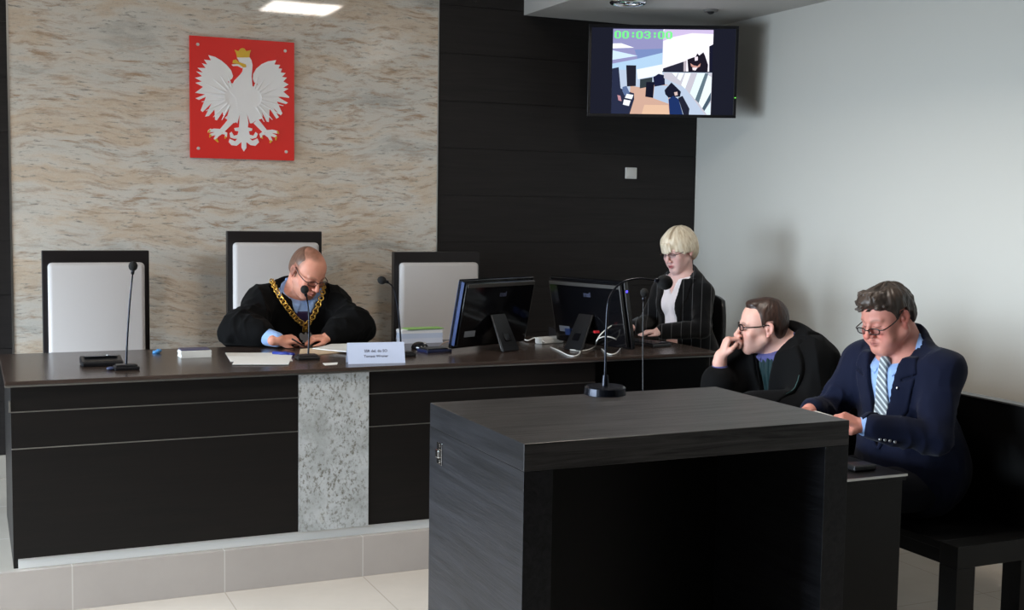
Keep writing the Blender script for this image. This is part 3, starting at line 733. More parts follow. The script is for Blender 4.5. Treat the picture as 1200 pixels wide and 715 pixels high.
# monitors: near lower corner N, width direction angle al, side = which end is near
def aio(N, al, nearside, label, w=.53, h=.352, tiltdeg=12):
    """local x runs along the width, local -y is the back shown to us"""
    al = math.radians(al); a = Vector((math.cos(al), math.sin(al), 0))
    c = Vector(N)+a*(w/2)*nearside
    rz = al
    t = empty('all_in_one_computer', (c.x, c.y, ZK), rz); tag(t, label, 'computer')
    bm = bmesh.new(); T_ = Matrix.Translation((0, 0, .014)) @ Matrix.Rotation(math.radians(tiltdeg), 4, 'X')
    # housing: main slab with stepped back
    box(bm, (-w/2, .02, 0), (w/2, .045, h), .004, T_)
    box(bm, (-w/2+.012, -.004, .012), (w/2-.012, .0215, h-.012), .006, T_)
    obj('housing', bm, M['gloss_black'], t)
    bm = bmesh.new(); box(bm, (-w/2+.02, -.006, h-.034), (w/2-.02, -.003, h-.016), .0008, T_)
    obj('vent_strip', bm, M['vent'], t)
    bm = bmesh.new(); box(bm, (-w/2+.014, .045, .03), (w/2-.014, .0465, h-.014), 0, T_); obj('screen', bm, M['black_plastic'], t)
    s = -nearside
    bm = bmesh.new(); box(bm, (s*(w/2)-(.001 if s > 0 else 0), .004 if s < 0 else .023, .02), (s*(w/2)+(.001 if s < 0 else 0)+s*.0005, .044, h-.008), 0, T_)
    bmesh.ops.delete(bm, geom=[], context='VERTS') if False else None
    obj('side_face', bm, M['blue_light_and_label'] if nearside > 0 else M['gloss_black'], t)  # left computer's side is coloured blue for the bluish light it catches
    # easel leg
    bm = bmesh.new(); top = T_ @ Vector((0, -.004, .19)); 
    for sx in (-1, 1):
        cyl(bm, (sx*.045, top.y, top.z-.02), (sx*.057, -.132, .008), .006)
    L = [(-.046, 0), (.046, 0), (.058, 1), (-.058, 1)]
    q0 = Vector((0, top.y, top.z-.02)); q1 = Vector((0, -.135, .003)); n_ = Vector((0, -.5, .9))
    a1 = []; a2 = []
    for (x_, k) in L:
        q = q0.lerp(q1, k)+Vector((x_, 0, 0)); a1.append(bm.verts.new(q)); a2.append(bm.verts.new(q+Vector((0, -.008, .003))))
    bm.faces.new(a1); bm.faces.new(a2[::-1])
    for i in range(4): bm.faces.new((a1[i], a2[i], a2[(i+1) % 4], a1[(i+1) % 4]))
    bmesh.ops.recalc_face_normals(bm, faces=bm.faces)
    obj('stand_leg', bm, M['stand_grey'], t)
    bm = bmesh.new(); q = q0.lerp(q1, .62); r_ = (q1-q0).to_track_quat('Z', 'Y').to_matrix().to_4x4()
    box(bm, (-.022, -.0105, -.028), (.022, -.0085, .028), .004, Matrix.Translation(q) @ Matrix.Rotation(math.atan2(-.135, .19)+PI*0, 4, 'X')); obj('stand_opening', bm, M['gloss_black'], t)
    bm = bmesh.new(); box(bm, (-.17-.045, -.0055, .065), (-.17+.03, -.0038, .095), 0, T_); obj('label_sticker', bm, M['sticker'], t)
    me = text_mesh('msi', .036, .0006, bold=.0012); o = link('brand_lettering', me, M['logo'], t); o.matrix_basis = T_ @ Matrix.Translation((0.02, -.0055, h-.075)) @ Matrix.Rotation(PI/2, 4, 'X')
    return t, T_
M['vent'] = mat('vent strip', srgb(84, 82, 80), .35, .4); M['blue_light_and_label'] = mat('blue side light and port label', srgb(36, 56, 104), .3)
M['stand_grey'] = mat('dark grey plastic', srgb(19, 19, 21), .35); M['sticker'] = mat('grey sticker', srgb(120, 124, 132), .5); M['logo'] = mat('grey lettering', srgb(96, 102, 128), .3, .5)
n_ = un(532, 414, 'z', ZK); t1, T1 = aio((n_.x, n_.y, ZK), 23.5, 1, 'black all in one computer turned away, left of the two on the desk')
n_ = un(738, 415, 'z', ZK); t2, T2 = aio((n_.x, n_.y, ZK), -72, -1, 'black all in one computer turned away, right of the two, in front of the woman')
bm = bmesh.new(); sph(bm, T2 @ Vector((.2655, .03, .30)), .006, 12); obj('power_light', bm, emit('blue led', srgb(70, 60, 255), 4), t2)
bm = bmesh.new(); box(bm, (-.12, -.012, .05), (-.08, -.005, .085), 0, T2); box(bm, (-.17, -.012, .05), (-.135, -.005, .085), 0, T2); obj('port_labels', bm, M['blue_light_and_label'], t2)
# power adapter & cables
b = un(645, 402, 'z', ZK); t = empty('power_adapter', b, .25); tag(t, 'white power adapter lying between the two computers', 'power adapter')
bm = bmesh.new(); box(bm, (-.085, -.03, 0), (.07, .03, .034), .007); obj('body', bm, M['white_plastic'], t)
bm = bmesh.new(); box(bm, (.07, -.012, .008), (.085, .012, .026), .002); obj('plug', bm, M['white_plastic'], t)
def cable(label, px_, r=.0032, m='white_plastic'):
    bm = bmesh.new(); tube(bm, [un(x, y, 'z', z) if ax == 'z' else un(x, y, 'y', z) for x, y, ax, z in px_], r, 8, 7); tag(obj('cable', bm, M[m], None, True), label, 'cable')
cable('white cable looping from the power adapter to the right', [(650, 399, 'z', 0.977), (662, 398, 'z', 0.972), (675, 404, 'z', 0.963), (680, 412, 'z', 0.961), (675, 417, 'z', 0.961), (666, 416.5, 'z', 0.961), (655, 411, 'z', 0.961), (645, 407, 'z', 0.961)])
cable('short white cable rising behind the power adapter', [(640, 402, 'z', 0.972), (628, 396, 'z', 0.977), (618, 399, 'z', 0.967), (611, 395, 'z', 0.972), (609, 389, 'z', 0.987)])
cable('white cable coiled in a ring beside the right computer', [(668, 410, 'z', 0.962), (685, 411, 'z', 0.962), (697, 406, 'z', 0.967), (700, 398, 'y', 5.33), (710, 394.5, 'y', 5.30), (722, 398, 'y', 5.30), (727, 407, 'z', 0.967), (722, 414, 'z', 0.962), (713, 415, 'z', 0.961), (705, 409, 'z', 0.961)])
cable('short white cable hanging at the side of the right computer', [(733, 376, 'y', 5.36), (722, 378.5, 'y', 5.33), (712, 385, 'y', 5.3), (704, 392, 'y', 5.28), (699, 400, 'y', 5.28)])
bm = bmesh.new(); q = un(699, 389, 'y', 5.33); box(bm, (-.014, -.008, -.006), (.014, .008, .006), .002); o = obj('red_plug', bm, M['red_plastic'], t2); 
o.matrix_basis = t2.matrix_basis.inverted() @ Matrix.Translation(q)
# keyboard before the woman
b = un(752, 405, 'z', ZK); t = empty('keyboard', (b.x+.02, b.y+.1, ZK), math.radians(-75)); tag(t, 'black keyboard under the woman hands', 'keyboard')
bm = bmesh.new(); box(bm, (-.2, -.07, 0), (.2, .07, .016), .004); obj('case', bm, M['black_plastic'], t)
bm = bmesh.new()
for r_ in range(5):
    for c_ in range(15): box(bm, (-.19+c_*.0255, -.06+r_*.0245, .0155), (-.19+c_*.0255+.022, -.06+r_*.0245+.021, .021), .0015, seg=1)
obj('keys', bm, M['dark_metal'], t)
# document tray with papers behind woman's mic
t = empty('document_tray', (3.08, 6.02, ZK), -.2); tag(t, 'black document tray standing behind the right computer', 'tray')
bm = bmesh.new(); box(bm, (-.11, -.08, 0), (.11, .08, .006), .002)
for s in (-1, 1): box(bm, (s*.11-.003, -.08, .004), (s*.11+.003, .08, .05), .001)
box(bm, (-.11, .076, .004), (.11, .082, .05), .001); obj('tray', bm, M['black_plastic'], t)

# woman's office chair
t = empty('office_chair', (3.735, 6.01, ZD), math.radians(-75)); tag(t, 'black office chair with a curved back behind the blonde woman', 'office chair')
bm = bmesh.new(); box(bm, (-.24, -.24, .42), (.24, .20, .49), .03, seg=4); obj('seat', bm, M['black_cloth'], t, True)
bm = bmesh.new(); n = 12; g = []
for lay in (0, 1):
    rows = []
    for i in range(n+1):
        row = []
        for j in range(n+1):
            u = i/n*2-1; v = j/n; wv = .205*(1-.16*v**4)
            x_ = u*wv; z_ = .50+v*.50-.03*u*u*(v > .5)*v; y_ = .225+.05*v-.04*u*u*0-.05*u*u+lay*.03
            row.append(bm.verts.new((x_, y_, z_)))
        rows.append(row)
    g.append(rows)
for lay in (0, 1):
    for i in range(n):
        for j in range(n):
            f = (g[lay][i][j], g[lay][i+1][j], g[lay][i+1][j+1], g[lay][i][j+1]); bm.faces.new(f)
bd = [(i, 0) for i in range(n)]+[(n, j) for j in range(n)]+[(i, n) for i in range(n, 0, -1)]+[(0, j) for j in range(n, 0, -1)]
for k in range(len(bd)):
    a, b = bd[k], bd[(k+1) % len(bd)]; bm.faces.new((g[0][a[0]][a[1]], g[1][a[0]][a[1]], g[1][b[0]][b[1]], g[0][b[0]][b[1]]))
bmesh.ops.recalc_face_normals(bm, faces=bm.faces); obj('backrest', bm, M['black_plastic'], t, True)
bm = bmesh.new(); cyl(bm, (0, 0, .08), (0, 0, .42), .028); obj('gas_lift', bm, M['dark_metal'], t, True)
bm = bmesh.new(); box(bm, (-.03, .2, .40), (.03, .25, .62), .008); box(bm, (-.03, 0, .39), (.03, .26, .42), .006); obj('back_bracket', bm, M['dark_metal'], t)
for k in range(5):
    a = 2*PI*k/5+.3; bm = bmesh.new(); tube(bm, [(0, 0, .095), (math.cos(a)*.15, math.sin(a)*.15, .085), (math.cos(a)*.27, math.sin(a)*.27, .065)], lambda q: .02-.008*q, 10, 4); lg = obj('base_leg', bm, M['black_plastic'], t, True)
    bm = bmesh.new(); cyl(bm, (math.cos(a)*.27-.012, math.sin(a)*.27, .028), (math.cos(a)*.27+.012, math.sin(a)*.27, .028), .027); obj('caster', bm, M['black_plastic'], lg, True)
# ------------------------------------------------------------------ implicit surfaces
V = lambda *a: np.array(a, float)
def smin(a, b, k):
    if k <= 0: return np.minimum(a, b)
    h = np.clip(.5+.5*(b-a)/k, 0, 1); return b+(a-b)*h-k*h*(1-h)
def axis(lo, hi, zones, coarse):
    out = [lo]; x = lo
    while x < hi:
        st = coarse
        for a, b, f in zones:
            if a <= x <= b: st = min(st, f)
        x += st; out.append(x)
    return np.array(out, np.float32)

class Vol:
    def __init__(s, xs, ys, zs):
        s.a = (xs, ys, zs); s.v = np.full((len(xs), len(ys), len(zs)), .5, np.float32)
    def sub(s, lo, hi):
        sl = []
        for a, l, h in zip(s.a, lo, hi):
            i0 = max(np.searchsorted(a, l)-1, 0); i1 = min(np.searchsorted(a, h)+1, len(a)); sl.append(slice(i0, max(i1, i0)))
        sl = tuple(sl); X = s.a[0][sl[0]][:, None, None]; Y = s.a[1][sl[1]][None, :, None]; Z = s.a[2][sl[2]][None, None, :]
        return sl, X, Y, Z
    def comb(s, sl, d, k, op):
        if d.size == 0: return
        v = s.v[sl]
        if op == 'u': s.v[sl] = smin(v, d, k)
        else: s.v[sl] = -smin(-v, d, k)
    def cap(s, a, b, ra, rb=None, k=.01, op='u'):
        a = np.asarray(a, float); b = np.asarray(b, float); rb = ra if rb is None else rb
        m = max(ra, rb)+k+.012
        sl, X, Y, Z = s.sub(np.minimum(a, b)-m, np.maximum(a, b)+m)
        d = b-a; L = max(d @ d, 1e-9)
        h = np.clip(((X-a[0])*d[0]+(Y-a[1])*d[1]+(Z-a[2])*d[2])/L, 0, 1)
        dist = np.sqrt((X-a[0]-h*d[0])**2+(Y-a[1]-h*d[1])**2+(Z-a[2]-h*d[2])**2)-(ra+(rb-ra)*h)
        s.comb(sl, dist, k, op)
    def ell(s, c, r, R=None, k=.01, op='u'):
        c = np.asarray(c, float); r = np.asarray(r, float); m = r.max()+k+.012
        sl, X, Y, Z = s.sub(c-m, c+m); x, y, z = X-c[0], Y-c[1], Z-c[2]
        if R is not None:
            x, y, z = [x*R[0, i]+y*R[1, i]+z*R[2, i] for i in range(3)]
        k0 = np.sqrt((x/r[0])**2+(y/r[1])**2+(z/r[2])**2)+1e-9
        k1 = np.sqrt((x/r[0]**2)**2+(y/r[1]**2)**2+(z/r[2]**2)**2)+1e-9
        s.comb(sl, k0*(k0-1)/k1, k, op)
    def fun(s, fn, k=0, op='i', lo=None, hi=None):
        lo = lo if lo is not None else [a[0] for a in s.a]; hi = hi if hi is not None else [a[-1] for a in s.a]
        sl, X, Y, Z = s.sub(lo, hi); d = fn(X, Y, Z).astype(np.float32); v = s.v[sl]
        if op == 'i': s.v[sl] = -smin(-v, -d, k)
        elif op == 's': s.v[sl] = -smin(-v, d, k)
        else: s.v[sl] = smin(v, d, k)
    def copy(s):
        o = Vol(*s.a); o.v = s.v.copy(); return o
    def mesh(s, smooth=1):
        v = s.v; n = v.shape; ins = v < 0
        ins[0] = ins[-1] = False; ins[:, 0] = ins[:, -1] = False; ins[:, :, 0] = ins[:, :, -1] = False
        v = np.where(ins, np.minimum(v, -1e-5), np.maximum(v, 1e-5))
        c = np.zeros(tuple(q-1 for q in n), np.int8)
        for dx in (0, 1):
            for dy in (0, 1):
                for dz in (0, 1): c += ins[dx:n[0]-1+dx, dy:n[1]-1+dy, dz:n[2]-1+dz]
        act = np.argwhere((c > 0) & (c < 8)); idx = np.full(c.shape, -1, np.int32); idx[tuple(act.T)] = np.arange(len(act))
        acc = np.zeros((len(act), 3)); cnt = np.zeros(len(act))
        cs = [(a, b, d) for a in (0, 1) for b in (0, 1) for d in (0, 1)]
        val = {q: v[act[:, 0]+q[0], act[:, 1]+q[1], act[:, 2]+q[2]] for q in cs}
        pos = {q: np.stack([s.a[i][act[:, i]+q[i]] for i in range(3)], 1) for q in cs}
        for q in cs:
            for ax in range(3):
                if q[ax] == 0:
                    r = list(q); r[ax] = 1; r = tuple(r); va, vb = val[q], val[r]; m = (va < 0) != (vb < 0)
                    t = np.where(m, va/np.where(m, va-vb, 1), 0)[:, None]
                    acc += np.where(m[:, None], pos[q]*(1-t)+pos[r]*t, 0); cnt += m
        P = acc/cnt[:, None]; F = []
        for ax in range(3):
            A = [slice(None)]*3; B = [slice(None)]*3; A[ax] = slice(0, n[ax]-1); B[ax] = slice(1, n[ax])
            a_in = ins[tuple(A)]; b_in = ins[tuple(B)]; o1, o2 = [(1, 2), (2, 0), (0, 1)][ax]
            e = np.argwhere(a_in != b_in)
            e = e[(e[:, o1] > 0) & (e[:, o2] > 0) & (e[:, o1] < n[o1]-1) & (e[:, o2] < n[o2]-1)]
            fl = a_in[tuple(e.T)]
            def g(d1, d2):
                q = e.copy(); q[:, o1] -= d1; q[:, o2] -= d2; return idx[tuple(q.T)]
            f = np.stack([g(1, 1), g(0, 1), g(0, 0), g(1, 0)], 1); f[~fl] = f[~fl][:, ::-1]; F.append(f)
        F = np.concatenate(F); F = F[(F >= 0).all(1)]
        for _ in range(smooth):
            for lam in (.5, -.35):
                S = np.zeros_like(P); N = np.zeros(len(P))
                for i in range(4):
                    a, b = F[:, i], F[:, (i+1) % 4]
                    for j in range(3): S[:, j] += np.bincount(a, P[b, j], len(P))+np.bincount(b, P[a, j], len(P))
                    N += np.bincount(a, minlength=len(P))+np.bincount(b, minlength=len(P))
                P = P+lam*(S/np.maximum(N, 1)[:, None]-P)
        return P, F

def normals(P, F):
    n = np.cross(P[F[:, 2]]-P[F[:, 0]], P[F[:, 3]]-P[F[:, 1]]); out = np.zeros_like(P)
    for i in range(4):
        for j in range(3): out[:, j] += np.bincount(F[:, i], n[:, j], len(P))
    return out/np.maximum(np.linalg.norm(out, axis=1), 1e-9)[:, None]

_tab = np.random.RandomState(3).rand(64, 64, 64).astype(np.float32)
def vn(P):
    i = np.floor(P).astype(int); f = P-i; f = f*f*(3-2*f); o = 0
    for dx in (0, 1):
        for dy in (0, 1):
            for dz in (0, 1):
                w = (f[:, 0] if dx else 1-f[:, 0])*(f[:, 1] if dy else 1-f[:, 1])*(f[:, 2] if dz else 1-f[:, 2])
                o = o+w*_tab[(i[:, 0]+dx) & 63, (i[:, 1]+dy) & 63, (i[:, 2]+dz) & 63]
    return o*2-1

def npmesh(name, P, F, m, parent=None, col=None, origin=None, smooth=True):
    me = bpy.data.meshes.new(name)
    if origin is not None: P = P-np.asarray(origin)
    me.vertices.add(len(P)); me.vertices.foreach_set('co', P.astype(np.float32).ravel())
    me.loops.add(len(F)*4); me.loops.foreach_set('vertex_index', F.astype(np.int32).ravel())
    me.polygons.add(len(F)); me.polygons.foreach_set('loop_start', np.arange(0, len(F)*4, 4, dtype=np.int32))
    me.update(calc_edges=True); me.validate()
    if smooth: me.polygons.foreach_set('use_smooth', np.ones(len(me.polygons), bool))
    if col is not None:
        a = me.color_attributes.new('Col', 'FLOAT_COLOR', 'POINT')
        a.data.foreach_set('color', np.concatenate([col, np.ones((len(col), 1))], 1).astype(np.float32).ravel())
    return link(name, me, m, parent)

lin = lambda *c: np.array(srgb(*c)[:3])
def sst(a, b, x): t = np.clip((x-a)/(b-a), 0, 1); return t*t*(3-2*t)

def rotf(facing, pitch=0, roll=0):
    """columns: local x (own left), y (back), z (up); facing = world xy direction; pitch>0 looks down; roll>0 tips the head to own left"""
    f = np.array([facing[0], facing[1], 0.]); f /= np.linalg.norm(f)
    left = np.array([-f[1], f[0], 0]); up = np.array([0, 0, 1.]); p = math.radians(pitch); r = math.radians(roll)
    f2 = f*math.cos(p)-up*math.sin(p); u2 = np.cross(f2, left)*1.0
    u2 = np.cross(-left, f2)*-1 if u2[2] < 0 else u2
    l2 = left*math.cos(r)-u2*math.sin(r)*1.0; u3 = u2*math.cos(r)+left*math.sin(r)
    return np.stack([l2, -f2, u3], 1)

class Frame:
    def __init__(s, R, t, k=1.): s.R = R; s.t = np.asarray(t, float); s.k = k
    def __call__(s, x, y, z): return s.R @ (np.array([x, y, z], float)*s.k)+s.t
    def inv(s, P): return ((P-s.t) @ s.R)/s.k

def head(v, F, o):
    """o: options dict"""
    k = F.k; R = F.R
    E = lambda c, r, kk=.01, op='u', Q=None: v.ell(F(*c), np.array(r)*k, R if Q is None else R @ Q, kk*k, op)
    Cc = lambda a, b, ra, rb=None, kk=.01, op='u': v.cap(F(*a), F(*b), ra*k, (ra if rb is None else rb)*k, kk*k, op)
    fw = o.get('fat', 0.); jw = o.get('jaw', 1.)
    E((0, .014, .036), (.0745, .093, .082)); E((0, -.03, .03), (.062, .055, .062), .03)
    E((0, -.032, -.03), (.0585+fw*.6, .054, .074), .03)
    E((0, -.034, -.074), ((.044+fw)*jw, .046, .036), .03)
    Cc((-.014*jw, -.071, -.1), (.014*jw, -.071, -.1), .0155+fw*.4, None, .022)
    for s in (-1, 1):
        Cc((s*(.054+fw)*jw, .0, -.052), (s*(.02)*jw, -.062, -.1), .017+fw*.6, .014, .024)     # jaw line
        E((s*(.0425+fw*.7), -.064, -.028), (.021, .018, .018), .022)                              # cheek bone
        E((s*(.034+fw), -.062, -.06), (.020+fw, .018+fw*.5, .024), .022)                        # cheek
        Cc((s*.012, -.086, .018), (s*.045, -.073, .017), .0085, .007, .012)                       # brow
    if fw > .004:   # double chin
        E((0, -.04, -.112), (.042, .036, .022), .025)
    for s in (-1, 1): E((s*.0315, -.101, -.001), (.0175, .0165, .0115), .012, 's')
    for s in (-1, 1):
        E((s*.0315, -.0735, -.001), (.0155, .0148, .0128), .004)
        if o.get('open'):
            E((s*.0315, -.0735, .0045), (.0172, .0162, .0085), .002)
        Cc((s*.018, -.0835, -.0062), (s*.045, -.078, -.0055), .0028, .0022, .003)              # lower lid bag
    # nose
    nl = o.get('nose', 1.)
    Cc((0, -.088, .010), (0, -.088-.024*nl, -.032), .0072, .0098, .010)
    E((0, -.0905-.024*nl, -.0355), (.0112, .0105, .0098), .006)
    for s in (-1, 1):
        E((s*.0125, -.100, -.0395), (.0085, .0105, .0075), .006)
        E((s*.0068, -.108, -.0465), (.0034, .0055, .0038), .002, 's')
        Cc((s*.0165, -.098, -.041), (s*.031, -.083, -.062), .0016, .0012, .006, 's')
    # mouth
    Cc((-.020, -.086, -.0665), (0, -.0955, -.0635), .0042, .0062, .006); Cc((.020, -.086, -.0665), (0, -.0955, -.0635), .0042, .0062, .006)
    Cc((-.017, -.0865, -.0735), (0, -.0945, -.0755), .0045, .0068, .006); Cc((.017, -.0865, -.0735), (0, -.0945, -.0755), .0045, .0068, .006)
    Cc((-.024, -.0905, -.0695), (0, -.1035, -.0690), .0013, .0016, .003, 's'); Cc((.024, -.0905, -.0695), (0, -.1035, -.0690), .0013, .0016, .003, 's')
    Cc((-.010, -.0925, -.0862), (.010, -.0925, -.0862), .002, None, .008, 's')
    # ears
    for s in (-1, 1):
        a = math.radians(22)*s; Q = np.array([[math.cos(a), math.sin(a), 0], [-math.sin(a), math.cos(a), 0], [0, 0, 1]])
        b = math.radians(-12); Q2 = np.array([[1, 0, 0], [0, math.cos(b), -math.sin(b)], [0, math.sin(b), math.cos(b)]])
        E((s*.0780, .017, -.003), (.0062, .0175, .0290), .005, 'u', Q @ Q2)
        E((s*.0845, .014, .002), (.0050, .0105, .0180), .003, 's', Q @ Q2)
        E((s*.0775, .006, -.006), (.006, .006, .008), .003); E((s*.0785, .009, -.032), (.006, .008, .008), .004)

def head_color(P, F, o, base):
    L = F.inv(P); x, y, z = L[:, 0], L[:, 1], L[:, 2]; c = np.tile(base, (len(P), 1)); ax = np.abs(x)
    def blend(w, col): nonlocal c; c = c*(1-w[:, None])+col*w[:, None]
    inh = (np.sqrt(x*x+y*y+z*z) < .16)
    red = lin(*o.get('flush', (206, 120, 106)))
    blend(inh*.55*np.exp(-(((ax-.044)/.02)**2+((z+.035)/.022)**2)) * (y < -.03), red)
    blend(inh*.6*np.exp(-((x/.014)**2+((z+.037)/.014)**2))*(y < -.09), red)
    blend(inh*.5*sst(.070, .078, ax)*(y > -.01)*(z > -.045)*(z < .035), red)
    lip = lin(*o.get('lip', (182, 96, 92)))
    wl = np.exp(-((ax/.021)**4))*np.exp(-(((z+.0695)/.0088)**4))*(y < -.08)*inh
    blend(wl*o.get('lipw', .75), lip)
    blend(np.exp(-((ax/.023)**4))*np.exp(-(((z+.0693)/.0017)**2))*(y < -.08)*inh*.8, lin(90, 44, 42))
    for s in (-1, 1):  # eyelids, lash line, brows
        ex = (x-s*.0315)/.0165; ey = z+.0055-.004*(1-ex**2)*-1
        blend(.45*np.exp(-(ex**4)-((z-.001)/.012)**4)*(y < -.07)*inh, lin(*o.get('lid', (176, 118, 104))))
        lz = -.0075+.0035*np.clip(ex, -1, 1)**2
        blend(.9*(np.abs(ex) < 1.05)*np.exp(-((z-lz)/.0016)**2)*(y < -.066)*inh, lin(44, 30, 28))
        bx = (x*s-.033)/.019
        blend(o.get('brow', .8)*np.exp(-(bx**4)-((z-.0215+.006*bx**2)/.0042)**2)*(y < -.06)*inh, lin(*o.get('browc', (74, 54, 42))))
    if 'beard' in o:
        blend(.30*sst(-.035, -.06, z)*inh*(y < .0)*(1-wl), lin(*o['beard']))
    if 'scalp' in o: o['scalp'](x, y, z, inh, blend)
    return c

FL = [(.043, .026, .019), (.047, .030, .021), (.043, .028, .020), (.034, .021, .018)]
FX = [.0285, .0095, -.0095, -.0275]
def hand(v, F, side, curls, thumb=((.5, .35, 25)), splay=1., r0=.0086):
    """F origin = wrist, +y along the hand, -z = palm side; side=+1: thumb at +x. curls: four (mcp,pip,dip) in degrees"""
    k = F.k
    v.ell(F(0, .048, -.001), np.array([.036, .050, .0125])*k, F.R, .012*k)
    v.cap(F(0, -.03, 0), F(0, .012, 0), .026*k, .024*k, .012*k)
    for i in range(4):
        x = side*FX[i]; p = np.array([x*.98, .088-abs(i-1)*.004-(i == 3)*.006, .0])
        v.cap(F(x*.55, .02, 0), F(*p), .0105*k, .0098*k, .008*k)
        ang = 0; q = p.copy(); sp = math.radians(-side*(i-1.4)*-4*splay)
        rr = r0*(1 if i < 3 else .88)
        for j in range(3):
            ang += math.radians(curls[i][j]); L = FL[i][j]
            d = np.array([math.sin(sp)*side*0+math.sin(-sp)*math.cos(ang)*-1*0+(-side*(i-1.4)*.06*splay)*math.cos(ang), math.cos(ang), -math.sin(ang)])
            d /= np.linalg.norm(d); q2 = q+d*L
            v.cap(F(*q), F(*q2), rr*k, rr*.9*k, (.005 if j == 0 else .003)*k); q = q2; rr *= .9
    # thumb: list of three points in hand space
    T_ = [np.array(t, float)*np.array([side, 1, 1]) for t in thumb]
    v.cap(F(side*.016, .015, -.006), F(*T_[0]), .0155*k, .0125*k, .01*k)
    v.cap(F(*T_[0]), F(*T_[1]), .0112*k, .0098*k, .004*k); v.cap(F(*T_[1]), F(*T_[2]), .0098*k, .0084*k, .003*k)

def frame_from(y, z, t, k):
    y = np.asarray(y, float); y /= np.linalg.norm(y); z = np.asarray(z, float); z -= y*(z @ y); z /= np.linalg.norm(z)
    return Frame(np.stack([np.cross(y, z), y, z], 1), t, k)

def glasses(F, parent, origin, m, zo=0., w=.0275, h=.0165, top_only=False, y0=-.1, thick=.0016, tw=.0745, lens=True, slip=0):
    """rims, bridge and temples in head space"""
    bm = bmesh.new()
    pt = lambda x, y, z: Vector(F(x, y, z)-np.asarray(origin))
    for s in (-1, 1):
        ring = []
        for i in range(28):
            a = 2*PI*i/28; cx = abs(math.cos(a))**.7*math.copysign(1, math.cos(a)); cz = abs(math.sin(a))**.75*math.copysign(1, math.sin(a))
            X = s*.0325+w*.98*cx; ring.append(pt(X, y0+.35*max(0, abs(X)-.02)**1*1.0*.5, zo+h*cz))
        if top_only: tube(bm, ring[0:15], thick*F.k, 6, 0)
        else: tube(bm, ring, thick*F.k, 6, 0, True)
        xo = s*(.0325+w)
        tube(bm, [pt(xo, y0+.006, zo+h*.45), pt(s*tw, y0+.022, zo+h*.5), pt(s*(tw+.004), -.03, zo+.008+slip*.35), pt(s*(tw+.004), .008, zo+.014+slip), pt(s*(tw+.001), .03, zo-.002+slip)], thick*1.15*F.k, 6, 4)
    tube(bm, [pt(-.006, y0+.001, zo+.003), pt(0, y0-.003, zo+.005), pt(.006, y0+.001, zo+.003)], thick*F.k, 6, 3)
    g = obj('glasses', bm, m, parent, True)
    if lens:
        for s in (-1, 1):
            bm = bmesh.new(); vs = []
            for lay in (0, .0012):
                vs.append([bm.verts.new(pt(s*.0325+w*.96*abs(math.cos(a))**.7*math.copysign(1, math.cos(a)), y0+.0005+lay+.175*max(0, abs(s*.0325+w*math.cos(a))-.02), zo+h*.95*abs(math.sin(a))**.75*math.copysign(1, math.sin(a)))) for a in [2*PI*i/28 for i in range(28)]])
            bm.faces.new(vs[0]); bm.faces.new(vs[1][::-1])
            for i in range(28): bm.faces.new((vs[0][i], vs[1][i], vs[1][(i+1) % 28], vs[0][(i+1) % 28]))
            bmesh.ops.recalc_face_normals(bm, faces=bm.faces); obj('lens', bm, M['lens'], g)
    return g
def lens_mat():
    m = bpy.data.materials.new('spectacle lens'); m.use_nodes = True; nt = m.node_tree; nt.nodes.remove(nt.nodes['Principled BSDF'])
    t_ = nt.nodes.new('ShaderNodeBsdfTransparent'); g_ = nt.nodes.new('ShaderNodeBsdfGlossy'); g_.inputs['Roughness'].default_value = .03
    x_ = nt.nodes.new('ShaderNodeMixShader'); x_.inputs[0].default_value = .10; t_.inputs[0].default_value = (.93, .94, .95, 1)
    nt.links.new(t_.outputs[0], x_.inputs[1]); nt.links.new(g_.outputs[0], x_.inputs[2]); nt.links.new(x_.outputs[0], nt.nodes['Material Output'].inputs[0]); return m
M['lens'] = lens_mat()
def ppoly(x, z, pts):
    """signed distance-like value of a convex polygon (counter-clockwise in x,z)"""
    d = None
    for (x0, z0), (x1, z1) in zip(pts, pts[1:]+pts[:1]):
        nx, nz = (z1-z0), -(x1-x0); L = math.hypot(nx, nz); e = ((x-x0)*nx+(z-z0)*nz)/L
        d = e if d is None else np.maximum(d, e)
    return d
def collar_wings(J, root, parent, m, gr, pts, grow=.006, res=.0042, zlo=.9):
    T = J['T']; v = garm_grid(J, res, zlo, .04); torso(v, T, J['t'], gr+grow)
    k = T.k; hf = J['head']; cs = J['coneR']
    v.cap(T(0, .03, .13), hf(0, .035, -.055), (cs[0]+grow)*k, (cs[1]+grow)*k, .03); v.cap(T(0, -.02, .12), hf(0, .0, -.09), (cs[2]+grow)*k, (cs[3]+grow)*k, .03)
    neckcut(v, J, J.get('cup', .012)-.001, J.get('ctilt', .6))
    def f(X, Y, Z):
        x, y, z = Loc(T, X, Y, Z); return np.maximum(ppoly(np.abs(x), z, pts), y-.05)
    v.fun(f, .003, 'i'); return garment('collar', v, m, parent, root, None, 4)
M['dark_frame'] = mat('dark spectacle frame', srgb(30, 24, 24), .25)
M['brown_frame'] = mat('brown spectacle frame', srgb(66, 38, 34), .3)

